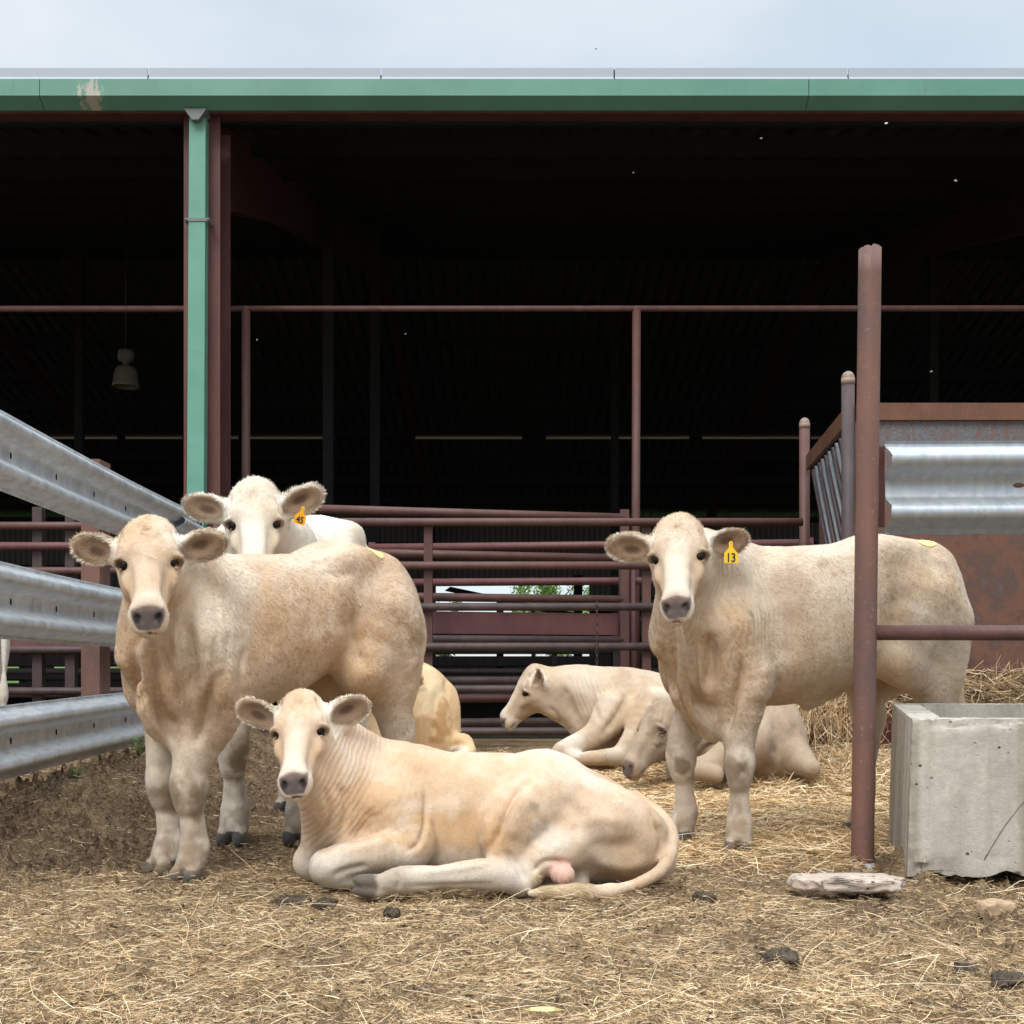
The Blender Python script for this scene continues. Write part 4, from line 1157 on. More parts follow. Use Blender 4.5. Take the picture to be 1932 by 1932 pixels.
def build_ground():
    ys = [1.2]
    while ys[-1] < 10.6: ys.append(ys[-1] + max(.009, ys[-1] * .0034))
    ys = np.array(ys); nx = 520
    g = np.linspace(-1, 1, nx)
    Y = np.repeat(ys, nx); X = np.tile(g, len(ys)) * (Y * .52 + .55)
    Zv = gh(X, Y); A = straw_amount(X, Y)
    i = np.arange(len(ys) - 1)[:, None] * nx + np.arange(nx - 1)[None, :]
    q = np.stack([i, i + 1, i + 1 + nx, i + nx], -1).reshape(-1, 4)
    o = np_mesh('ground', np.stack([X, Y, Zv], 1), q, 4, ground_material(), None, True, None, {'wrm': A})
    tag(o, kind='structure')
    # the wide sheet under and beyond, reaching the horizon
    g = NT('pasture'); n = g.noise(.4, 6, .7)
    g.set(g.ramp(n, [(.35, (.035, .075, .015)), (.65, (.11, .18, .04))]), .9, spec=.1)
    m = MB(); m.box((-900, 44, -.6), (900, 1500, -.03)); tag(m.build('pasture', g.m), kind='structure')
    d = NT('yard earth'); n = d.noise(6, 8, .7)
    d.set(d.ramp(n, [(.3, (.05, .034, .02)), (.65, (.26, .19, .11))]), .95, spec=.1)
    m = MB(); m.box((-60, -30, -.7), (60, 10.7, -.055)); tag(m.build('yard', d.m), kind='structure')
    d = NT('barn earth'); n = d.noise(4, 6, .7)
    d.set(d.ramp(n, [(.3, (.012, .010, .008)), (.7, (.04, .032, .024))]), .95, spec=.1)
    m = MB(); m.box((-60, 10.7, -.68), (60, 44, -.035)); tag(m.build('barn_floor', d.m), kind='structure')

M_STRAW = NT('straw')
_a = M_STRAW.n('ShaderNodeAttribute', attribute_name='Col'); M_STRAW.l(_a.outputs['Color'], M_STRAW.b.inputs['Base Color'])
M_STRAW = M_STRAW.set(rough=.6, spec=.3)

def blades(pos, ang, pitch, length, width, curve, col, name, roll=None, up=None, seg=3, mat=None, jit=.06):
    """bent flat stalks"""
    n = len(pos); r = np.random.default_rng(len(name) + n)
    d = np.stack([np.cos(ang) * np.cos(pitch), np.sin(ang) * np.cos(pitch), np.sin(pitch)], 1)
    side = np.stack([-np.sin(ang), np.cos(ang), np.zeros(n)], 1)
    nrm = np.cross(d, side) * -1
    ro = r.uniform(-1.2, 1.2, n) if roll is None else roll
    wv = side * np.cos(ro)[:, None] + nrm * np.sin(ro)[:, None]
    bend = side * r.normal(0, 1, n)[:, None] + np.array([0, 0, .45]) * r.normal(0, 1, n)[:, None]
    rows = []
    for k in range(seg + 1):
        t = k / seg - .5
        c = pos + d * (length * t)[:, None] + bend * (curve * length * (t * t - .1))[:, None]
        if up is not None: c[:, 2] = np.maximum(c[:, 2], up(c[:, 0], c[:, 1]) + .0008)
        w = width * (1 - .35 * abs(t) * 2) * .5
        rows.append(c - wv * w[:, None]); rows.append(c + wv * w[:, None])
    V = np.stack(rows, 1).reshape(-1, 3); m = 2 * (seg + 1)
    base = (np.arange(n) * m)[:, None]
    Fq = np.concatenate([base + np.array([[2 * k, 2 * k + 1, 2 * k + 3, 2 * k + 2]]) for k in range(seg)])
    cc = np.repeat(np.clip(col * (1 + r.normal(0, jit, (n, 1))), .01, .95), m, 0)
    return V, Fq, cc

def straw_colours(n, r, pale=.5):
    a = np.array([[.57, .38, .195], [.73, .53, .305], [.82, .67, .45], [.37, .235, .12], [.14, .088, .046]])
    w = np.array([.32, .26, .45 * pale, .24, .18]); w /= w.sum()
    c = a[r.choice(5, n, p=w)]
    return c * (1 + r.normal(0, .12, (n, 1)))

def build_straw():
    r = np.random.default_rng(5)
    VV, FF, CC = [], [], []; off = 0
    gfast = lambda x, y: gh(x, y, True)
    def layer(n, L0, L1, W0, W1, curve, lift, power, ymax=9.0, pale=.5, pitch=.10, thresh=0.0, crumbs=False):
        nonlocal off
        y = 1.75 * (ymax / 1.75)**r.random(n * 3)
        x = r.uniform(-1, 1, n * 3) * (y * .50 + .35)
        a = straw_amount(x, y)
        keep = r.random(n * 3) < np.clip(a - thresh, .03, 1.2)**power
        x, y, a = x[keep][:n], y[keep][:n], a[keep][:n]
        m = len(x)
        # mats of hay lie in swirls
        p = np.stack([x, y, np.zeros(m)], 1)
        ang = fbm(p, 1.7, 3, seed=31) * 3.0 + r.normal(0, .9, m)
        L = r.uniform(L0, L1, m) * (.6 + .6 * r.random(m)); W = r.uniform(W0, W1, m) * np.clip(y / 3.6, .8, 1.6)
        z = gfast(x, y) + r.random(m)**2 * lift * (.35 + a)
        c = straw_colours(m, r, pale)
        if crumbs: c = np.array([.085, .056, .034]) * (1 + r.normal(0, .35, (m, 1))).clip(.3, 2.2)
        c = c * (.74 + .28 * np.clip(a, 0, 1))[:, None]
        V, Fq, cc = blades(np.stack([x, y, z], 1), ang, r.normal(0, pitch, m), L, W, curve, c, 'straw', up=lambda a_, b_: gh(a_, b_, False) - .004)
        VV.append(V); FF.append(Fq + off); CC.append(cc); off += len(V)
    layer(250000, .010, .036, .0009, .0022, .25, .010, .75, pale=.28)                # chaff
    layer(52000, .022, .080, .0009, .0018, .5, .022, 1.1, pale=.6, pitch=.22)
    layer(26000, .006, .020, .003, .009, .2, .008, .5, pale=.0, crumbs=True)
    layer(4800, .08, .24, .0010, .0022, .35, .034, 1.3, pale=1.4, pitch=.16, thresh=.1)
    # the deep bed at the right under the standing calf
    def bed(n, x0, x1, y0, y1, L0, L1, lift):
        nonlocal off
        x = r.uniform(x0, x1, n); y = r.uniform(y0, y1, n)
        a = np.clip(straw_amount(x, y) - .45, 0, 1); k = r.random(n) < a; x, y = x[k], y[k]; m = len(x)
        p = np.stack([x, y, np.zeros(m)], 1)
        ang = fbm(p, 2.2, 2, seed=41) * 4 + r.normal(0, .8, m)
        c = straw_colours(m, r, 1.4) * np.array([1.03, .98, .90])
        V, Fq, cc = blades(np.stack([x, y, gfast(x, y) + .004 + r.random(m) * lift], 1), ang, r.normal(0, .16, m), r.uniform(L0, L1, m), r.uniform(.0016, .0032, m) * np.clip(y / 4.5, .9, 1.5), .45, c, 'straw')
        VV.append(V); FF.append(Fq + off); CC.append(cc); off += len(V)
    bed(70000, -.2, 2.4, 3.9, 8.2, .06, .18, .03)
    # heap under the hay rack
    n = 9000
    x = r.normal(1.95, .33, n); y = r.normal(6.95, .42, n); z = gfast(x, y) + r.random(n)**1.5 * .10 * np.exp(-((x - 2.0) / .5)**2)
    V, Fq, cc = blades(np.stack([x, y, z], 1), r.uniform(0, 6.3, n), r.normal(0, .45, n), r.uniform(.08, .26, n), r.uniform(.002, .004, n), .5, straw_colours(n, r, 1.0), 'straw')
    VV.append(V); FF.append(Fq + off); CC.append(cc); off += len(V)
    o = np_mesh('straw', np.concatenate(VV), np.concatenate(FF), 4, M_STRAW, None, False, np.concatenate(CC))
    tag(o, 'loose dry straw and chaff strewn over the yard', 'straw', None, 'stuff')

# ------------------------------------------------------------------ steel and paint
def zat(v, Y): return HC - (v - 1255.0) * Y / F
def xat(u, Y): return (u - 966.0) * Y / F
def pipe_mat(name, base, hi, rustc=(.20, .075, .03), rust=.35, sc=7):
    q = NT(name)
    a = q.noise(sc, 6, .7, stretch=(1, 1, .35)); b = q.noise(sc * 9, 5, .7); c = q.noise(2.2, 3, .5)
    col = q.ramp(a, [(.32, base), (.62, hi)])
    col = q.mix(q.ramp(b, [(.56, (0, 0, 0)), (.72, (rust,) * 3)]), col, rustc)
    sp = q.noise(sc * 30, 2, .5)
    col = q.mix(q.ramp(sp, [(.66, (0, 0, 0)), (.74, (.35,) * 3)]), col, (.30, .24, .20))
    q.set(col, .55, .0, .35); q.bump(b, .25, .004)
    return q.m
M_PIPE = pipe_mat('maroon painted pipe', (.080, .036, .031), (.120, .058, .049))
M_PINK = pipe_mat('faded pink maroon paint', (.115, .044, .044), (.150, .064, .062), rust=.3)
M_DARKP = pipe_mat('dark worn pipe', (.042, .030, .031), (.080, .052, .050))
M_POST = pipe_mat('weathered post', (.090, .060, .057), (.21, .098, .070), (.23, .095, .050), .6, 2.2)
M_COLM = pipe_mat('red oxide steel', (.085, .030, .026), (.125, .048, .040), rust=.2, sc=4)
def rust_plate():
    q = NT('rusted sheet steel')
    a = q.noise(3.2, 8, .72); b = q.noise(26, 6, .75, stretch=(1, 1, .25)); c = q.noise(70, 3, .6)
    col = q.ramp(a, [(.34, (.060, .032, .025)), (.47, (.14, .062, .038)), (.58, (.085, .048, .038)), (.72, (.105, .085, .082))])
    zz = q.n('ShaderNodeSeparateXYZ'); q.l(q.coord(kind='Object'), zz.inputs[0])
    up = q.n('ShaderNodeMapRange'); up.inputs['From Min'].default_value = 1.5; up.inputs['From Max'].default_value = 2.25
    q.l(q.math('ADD', zz.outputs['Z'], q.math('MULTIPLY', q.math('SUBTRACT', a, .5), 1.2)), up.inputs['Value'])
    gal = q.ramp(c, [(.35, (.075, .085, .10)), (.65, (.165, .185, .21))])
    gal = q.mix(q.ramp(b, [(.45, (0,) * 3), (.66, (.8,) * 3)]), gal, (.16, .065, .035))
    q.set(q.mix(up.outputs[0], col, gal), .6, .0, .4); q.bump(b, .3, .006)
    return q.m
M_RUST = rust_plate()
M_RUSTE = pipe_mat('orange rusted edge', (.080, .038, .024), (.15, .066, .036), (.27, .11, .04), .5, 6)
def galv(dk=1.0, name='weathered galvanized steel'):
    q = NT(name)
    v = q.n('ShaderNodeTexVoronoi'); v.inputs['Scale'].default_value = 38; q.l(q.coord(), v.inputs['Vector'])
    a = q.noise(5, 6, .65); s = q.noise(34, 5, .7, stretch=(1, .35, .10)); d = q.noise(14, 4, .6, stretch=(.2, .2, 1.5))
    col = q.mix(.35, q.ramp(s, [(.30, tuple(dk * k_ for k_ in (.38, .415, .45))), (.62, tuple((.35 + .65 * dk) * dk * k_ for k_ in (.74, .77, .80)))]), v.outputs['Color'], 'SOFT_LIGHT')
    bw = q.n('ShaderNodeRGBToBW'); q.l(col, bw.inputs[0])
    col = q.mix(.85, col, q.ramp(bw.outputs[0], [(.2, tuple(dk * k_ for k_ in (.42, .455, .49))), (.75, tuple(dk * k_ for k_ in (.72, .75, .78)))]))
    col = q.mix(q.ramp(a, [(.58, (0,) * 3), (.80, (.5,) * 3)]), col, (.40, .38, .35))
    col = q.mix(q.ramp(q.noise(60, 4, .7), [(.70, (0,) * 3), (.76, (.7,) * 3)]), col, (.13, .075, .045))
    q.set(col, q.n('ShaderNodeMath', operation='MULTIPLY_ADD').outputs[0], .55, .5)
    mm = q.b.inputs['Roughness'].links[0].from_node; q.l(s, mm.inputs[0]); mm.inputs[1].default_value = .25; mm.inputs[2].default_value = .30
    q.bump(q.math('ADD', s, a), .12, .006)
    return q.m
M_GALV = galv(); M_GALVD = galv(.74, 'dull galvanized steel')
M_CAP = plain('worn pale cap', (.25, .18, .14), .5, .4, .5, 30)
M_BAR = plain('grey worn bar', (.16, .165, .175), .5, .4, .4, 14)
M_HOLE = plain('black slot', (.010, .009, .008), .9, .1)
def green(marks=False):
    q = NT('green gutter sheet' if marks else 'green painted sheet')
    a = q.noise(2, 5, .6); b = q.noise(40, 4, .7, stretch=(1, 1, .3)); k_ = .76 if marks else .95
    c = q.mix(q.ramp(b, [(.5, (0,) * 3), (.85, (.5,) * 3)]), q.ramp(a, [(.35, tuple(k_ * v for v in (.115, .295, .22))), (.65, tuple(k_ * v for v in (.14, .345, .26)))]), tuple(k_ * v for v in (.20, .30, .25)))
    c = q.mix(q.ramp(q.noise(1.3, 5, .7, stretch=(1, 1, 4)), [(.55, (0,) * 3), (.75, (.45,) * 3)]), c, (.085, .19, .145))
    if marks:        # scraped, whitened place by the left joint, grime runs
        vd = q.n('ShaderNodeVectorMath', operation='DISTANCE'); q.l(q.coord((1, .2, .55)), vd.inputs[0]); vd.inputs[1].default_value = (xat(174, 10.4), 2.08, zat(186, 10.4) * .55)
        k = q.math('SUBTRACT', q.math('MULTIPLY', q.noise(16, 5, .7, stretch=(1, 1, .3)), 1.0), q.math('MULTIPLY', vd.outputs['Value'], 1.6))
        c = q.mix(q.ramp(k, [(.34, (0,) * 3), (.42, (.85,) * 3)]), c, (.42, .36, .31))
        st = q.noise(9, 4, .7, stretch=(2.2, 1, .10)); c = q.mix(q.ramp(st, [(.60, (0,) * 3), (.74, (.35,) * 3)]), c, (.10, .14, .11))
    q.set(c, .42, 0, .4); q.bump(a, .15, .01)
    return q.m
M_GREEN = green(); M_GUT = green(True)
M_WHITE = plain('white trim', (.36, .395, .45), .5, .4, .04, 3)
M_ZINC = plain('zinc strap', (.17, .18, .18), .6, .3, .2, 30, .2)
def concrete(name, base, dark, stain=.6):
    q = NT(name)
    a = q.noise(4, 6, .65, stretch=(1, 1, .35)); b = q.noise(60, 5, .7); c = q.noise(14, 4, .6)
    v = q.n('ShaderNodeTexVoronoi', feature='F1'); v.inputs['Scale'].default_value = 31; q.l(q.coord(), v.inputs['Vector'])
    pit = q.ramp(v.outputs['Distance'], [(.10, (1,) * 3), (.19, (0,) * 3)])
    pm = q.math('MULTIPLY', pit, q.ramp(q.noise(9, 2, .5), [(.52, (0,) * 3), (.60, (1,) * 3)]))
    col = q.ramp(a, [(.30, dark), (.62, base)])
    col = q.mix(q.ramp(b, [(.35, (.30,) * 3), (.6, (0,) * 3)]), col, dark)
    st = q.noise(3.5, 5, .6, stretch=(3.2, 3.2, .12))
    col = q.mix(q.ramp(st, [(.50, (0,) * 3), (.72, (stain,) * 3)]), col, (.23, .185, .135))
    col = q.mix(pm, col, (.10, .085, .07))
    q.set(col, .9, 0, .2)
    h = q.math('SUBTRACT', q.math('ADD', q.math('MULTIPLY', b, .35), q.math('MULTIPLY', c, .3)), q.math('MULTIPLY', pm, 1.6))
    q.bump(h, .7, .012)
    return q.m
M_CONC = concrete('cast concrete', (.52, .475, .41), (.28, .25, .21), .75)
M_STONE = concrete('pale rough stone', (.56, .46, .39), (.34, .27, .215), .2)


# ------------------------------------------------------------------ barn
def build_barn():
    YF = 10.6
    b = empty('barn', (0, YF, 0)); tag(b, 'big open fronted cattle barn with green gutter and dark inside', 'barn')
    X0, X1 = -26.0, 26.0
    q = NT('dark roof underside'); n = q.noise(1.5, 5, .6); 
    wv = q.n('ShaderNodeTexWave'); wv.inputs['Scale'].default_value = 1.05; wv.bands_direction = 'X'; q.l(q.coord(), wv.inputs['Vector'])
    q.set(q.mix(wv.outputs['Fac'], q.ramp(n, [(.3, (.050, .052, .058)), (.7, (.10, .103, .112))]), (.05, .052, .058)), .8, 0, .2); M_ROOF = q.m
    M_PURL = plain('dark purlin', (.020, .021, .024), .7, .2, .3, 3)
    M_RAFT = plain('dark oxide rafter', (.070, .031, .026), .7, .2, .3, 3)
    ze, zr, yr, yb = zat(150, YF) - .02, 9.9, 26.0, 41.5
    # roof: ribbed sheet, two slopes; ribs run up the slope
    def slope(ya, za, yc, zc):
        m = MB(); xs = []; x = X0
        prof = []
        while x < X1:
            prof += [(x, 0), (x + .20, 0), (x + .235, .045), (x + .275, .045)]; x += .31
        d = unit(np.array([0, yc - ya, zc - za])); up = np.array([0, -d[2], d[1]])
        A = [m.bm.verts.new((px, ya + up[1] * h, za + up[2] * h)) for px, h in prof]; Bv = [m.bm.verts.new((px, yc + up[1] * h, zc + up[2] * h)) for px, h in prof]
        for i in range(len(A) - 1): m.bm.faces.new((A[i], A[i + 1], Bv[i + 1], Bv[i]))
        return m
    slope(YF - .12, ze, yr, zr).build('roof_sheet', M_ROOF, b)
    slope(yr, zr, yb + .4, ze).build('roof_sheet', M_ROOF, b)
    n = 10
    for i in range(n):
        for (ya, za, yc, zc) in ((YF + .35, ze, yr - .3, zr), (yr + .3, zr, yb, ze)):
            t = i / (n - 1); y, z = ya + (yc - ya) * t, za + (zc - za) * t - .13
            if ya > 20 and t == 0: continue
            m = MB(); m.box((X0, y - .035, z - .11), (X1, y + .035, z + .10)); m.build('purlin', M_PURL, b)
    # eave: white sheet edge, green box gutter, red beam under it
    zt = zat(150, YF - .26); zm = zat(180, YF - .28); zb = zat(208, YF - .16)
    yg = YF - .2
    xs = [X0] + [xat(u, yg) for u in (283, 720, 1158, 1597)] + [X1]
    for a, c in zip(xs[:-1], xs[1:]):
        m = MB(); m.sweep([(0, 0), (.02, 0), (.02, -.08), (.035, -.105), (0, -.105)], (a + .006, yg - .03, zt + .108), (c - .006, yg - .03, zt + .108)); m.build('roof_edge', M_WHITE, b)
    gx = [X0, xat(81, yg), xat(1522, yg), X1]
    for a, c in zip(gx[:-1], gx[1:]):
        m = MB(); m.sweep([(.0, 0), (.012, 0), (.016, zm - zt + .004), (.020, zm - zt), (-.10, zb - zt), (-.115, zb - zt), (-.115, 0)], (a + .003, yg - .06, zt), (c - .003, yg - .06, zt)); m.build('gutter', M_GUT, b)
    m = MB(); m.box((X0, YF - .05, zat(219, YF)), (X1, YF + .10, zat(206, YF) - .004)); m.build('eave_beam', M_COLM, b)
    # columns of the frames with haunched rafters
    for xc in (xat(381, YF), xat(381, YF) + 9.6, xat(381, YF) - 9.6, xat(381, YF) + 19.2, xat(381, YF) - 19.2):
        c = empty_child('column', b, (xc, YF + .2, 0))
        w = .165; zc = zat(219, YF)
        m = MB(); m.box((xc - w, YF + .0, -.1), (xc + w, YF + .022, zc)); m.box((xc - .008, YF + .022, -.1), (xc + .008, YF + .38, zc)); m.box((xc - w, YF + .38, -.1), (xc + w, YF + .402, zc)); m.build('column', M_COLM, b)
        bpy.data.objects.remove(c)
        m = MB(); z1 = zat(390, YF + .4)
        # web of the haunch, then the rafter, up to the ridge and down
        pts = [(YF + .403, z1), (YF + 3.6, 6.05 + .05), (yr, zr - .60), (yb - 3.2, 6.2), (yb - .1, z1), (yb - .1, ze - .26), (yr, zr - .26), (YF + .403, ze - .12)]
        for dx in (-.008, .008): pass
        vs = [[m.bm.verts.new((xc + dx, y, z)) for y, z in pts] for dx in (-.008, .008)]
        fs = [m.bm.faces.new(vs[0]), m.bm.faces.new(vs[1][::-1])]
        for i in range(len(pts)):
            j = (i + 1) % len(pts); fs.append(m.bm.faces.new((vs[0][i], vs[0][j], vs[1][j], vs[1][i])))
        bmesh.ops.recalc_face_normals(m.bm, faces=fs)
        for (y0, z0), (y1, z1_) in zip(pts[:4], pts[1:5]):
            m.hexa([(xc - .11, y0, z0 - .018), (xc + .11, y0, z0 - .018), (xc + .11, y1, z1_ - .018), (xc - .11, y1, z1_ - .018)], [(xc - .11, y0, z0 - .002), (xc + .11, y0, z0 - .002), (xc + .11, y1, z1_ - .002), (xc - .11, y1, z1_ - .002)])
        m.build('rafter', M_RAFT, b)
        m = MB(); m.box((xc - .12, yb - .4, -.1), (xc + .12, yb - .1, 4.9)); m.build('column', M_COLM, b)
    xc = xat(381, YF)
    # green downpipe with its strap
    xa = xat(374, YF - .1)
    dp = MB(); dp.hexa([(xa - .078 - .03, YF - .13, -.05), (xa + .078 - .03, YF - .13, -.05), (xa + .078 - .03, YF - .012, -.05), (xa - .078 - .03, YF - .012, -.05)],
                       [(xa - .076, YF - .13, zb - .05), (xa + .076, YF - .13, zb - .05), (xa + .076, YF - .012, zb - .05), (xa - .076, YF - .012, zb - .05)], .008)
    d = dp.build('downpipe', M_GREEN, b)
    m = MB(); zs = zat(413, YF - .15); m.box((xa - .11, YF - .138, zs - .014), (xa + .11, YF - .132, zs + .014)); m.box((xa - .11, YF - .132, zs - .014), (xa - .095, YF - .004, zs + .014)); m.box((xa + .095, YF - .132, zs - .014), (xa + .11, YF - .004, zs + .014))
    for s in (-.1, .1): m.sphere((xa + s, YF - .14, zs), .013, 10, 6)
    st = m.build('strap', M_ZINC, d)
    m = MB(); m.hexa([(xa - .03, yg + .0, zb - .10), (xa + .03, yg + .0, zb - .10), (xa + .03, yg + .16, zb - .10), (xa - .03, yg + .16, zb - .10)], [(xa - .10, yg - .0, zb - .004), (xa + .10, yg - .0, zb - .004), (xa + .10, yg + .16, zb - .004), (xa - .10, yg + .16, zb - .004)]); m.build('outlet', M_ZINC, d)
    # far wall with its opening, end walls
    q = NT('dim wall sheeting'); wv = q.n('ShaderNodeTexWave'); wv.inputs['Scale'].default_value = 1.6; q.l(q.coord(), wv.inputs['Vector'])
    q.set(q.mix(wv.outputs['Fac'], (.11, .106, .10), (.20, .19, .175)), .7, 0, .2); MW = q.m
    holes = [(-2.95, 2.75, .95, 3.55), (-18.9, -17.55, .05, .95), (-16.3, -12.2, .55, .75), (-9.6, -8.9, .25, .6), (-3.0, 3.2, .28, .36)]
    zs = sorted({-.1, ze} | {h[2] for h in holes} | {h[3] for h in holes})
    for za, zc in zip(zs[:-1], zs[1:]):
        cut = sorted((h[0], h[1]) for h in holes if h[2] < (za + zc) / 2 < h[3])
        x = X0; m = MB()
        for a, c in cut:
            m.box((x, yb, za), (a, yb + .03, zc)); x = c
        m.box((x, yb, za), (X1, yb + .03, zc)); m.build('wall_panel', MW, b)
    for x in (X0, X1):
        m = MB(); m.hexa([(x - .03, YF, -.1), (x + .03, YF, -.1), (x + .03, yb, -.1), (x - .03, yb, -.1)], [(x - .03, YF, ze), (x + .03, YF, ze), (x + .03, yb, ze), (x - .03, yb, ze)]); m.build('wall_panel', MW, b)
    for z in (1.6, 2.6, 4.2, 5.0):
        m = MB(); m.box((X0, yb - .12, z - .06), (X1, yb - .004, z + .06))
        if 0.9 < z < 3.5:
            m.bm.free(); m.bm = bmesh.new(); m.box((X0, yb - .12, z - .06), (-3.0, yb - .004, z + .06)); m.box((2.8, yb - .12, z - .06), (X1, yb - .004, z + .06))
        m.build('girt', M_PURL, b)
    m = MB(); m.hexa([(-2.4, yb + .04, 3.35), (-2.2, yb + .04, 3.5), (2.3, yb + .04, 2.55), (2.3, yb + .04, 2.35)], [(-2.4, yb + .14, 3.35), (-2.2, yb + .14, 3.5), (2.3, yb + .14, 2.55), (2.3, yb + .14, 2.35)]); m.build('brace', M_PURL, b)
    m = MB(); m.box((-.55, yb - .1, 0), (-.30, yb - .004, 3.2)); m.build('far_post', M_PURL, b)
    m = MB(); m.box((2.2, yb - .1, 0), (2.5, yb - .004, 3.9)); m.build('far_post', M_PURL, b)
    # inner row of posts and rails of the far pens
    for u, Y in ((620, 17.0), (708, 19.0), (1160, 24.0), (150, 22.0), (1760, 20.0)):
        m = MB(); x = xat(u, Y); m.box((x - .075, Y - .075, -.05), (x + .075, Y + .075, 6.2 + (Y - YF) * .2)); m.build('inner_post', M_PURL, b)
    return b

def empty_child(name, parent, loc):
    e = empty(name, loc); return e

def pens_inside():
    # far pens: dark rail fences deep in the barn
    for k, (Y, zs, x0, x1, lab) in enumerate(((15.5, (.30, .62, .95, 1.3), -7.5, 5.5, 'dark pipe fence inside the barn just behind the gates'), (22.0, (.25, .6, .95, 1.3, 1.6), -11, 9, 'dim pipe fence across the middle of the barn'), (33.0, (.3, .7, 1.1, 1.5, 2.6), -17, 14, 'barely lit pipe fence at the back of the barn'))):
        e = empty('pen_fence', (x0, Y, 0)); tag(e, lab, 'fence')
        for z in zs:
            m = MB(); m.pipe([(x0, Y, z), (x1, Y, z)], .04 + .002 * k, 8); m.build('rail', M_DARKP, e)
        x = x0 + .2
        while x < x1:
            m = MB(); m.box((x - .05, Y + .05, 0), (x + .05, Y + .15, max(zs) + .1)); m.build('post', M_DARKP, e); x += 2.9
    e = empty('feed_wall', (0, 26, 0)); tag(e, 'low dark plank wall deep in the barn', 'wall')
    for i, z in enumerate((.2, .5, .8)):
        m = MB(); m.box((-13, 26, z - .11), (13, 26.05, z + .10)); m.build('plank', M_DARKP, e)

def lamps_inside():
    M_PURL2 = plain('black cord', (.012, .012, .012))
    Y = 16.0; x = xat(237.5, Y)
    e = empty('hanging_lamp', (x, Y, zat(730, Y))); tag(e, 'bell shaped hanging lamp, switched off, under the barn roof', 'lamp')
    zb = zat(730, Y); M = plain('dull lamp shade', (.11, .10, .075), .5, .4, .2); MG = plain('lamp housing', (.09, .088, .08), .6)
    m = MB(); m.lathe((x, Y, zb), [(.180, 0), (.183, .02), (.172, .05), (.160, .16), (.140, .24), (.105, .275), (.03, .285), (.0, .285)]); m.lathe((x, Y, zb), [(.176, .002), (.165, .05), (.15, .16), (.13, .23), (.0, .26)]); m.build('lamp_shade', M, e)
    m = MB(); m.lathe((x, Y, zb + .29), [(.0, 0), (.045, 0), (.05, .05), (.10, .07), (.108, .10), (.108, .19), (.09, .215), (.0, .22)]); m.build('housing', MG, e)
    m = MB(); m.pipe([(x, Y, zb + .50), (x, Y, 7.05)], .012, 8); m.build('cord', M_PURL2, e)
    # a row of fluorescent battens, off
    Y = 30.0; z = zat(826, Y); M2 = plain('pale batten', (.55, .53, .43), .4, .4, .06)
    us = [(95, 222), (237, 345), (352, 450), (470, 632), (784, 985), (1030, 1300), (1325, 1510), (1530, 1760)]
    for k, (a, c) in enumerate(us):
        e = empty('strip_light', (xat((a + c) / 2, Y), Y, z)); tag(e, 'long pale strip light hung in the dark at the back of the barn', 'lamp', 'row of strip lights in the barn')
        m = MB(); m.box((xat(a, Y), Y - .03, z - .035), (xat(c, Y), Y + .03, z + .025), .01); m.build('tube', M2, e)
        m = MB(); m.box((xat(a, Y), Y - .06, z + .028), (xat(c, Y), Y + .06, z + .07)); m.build('body', M_DARKP, e)

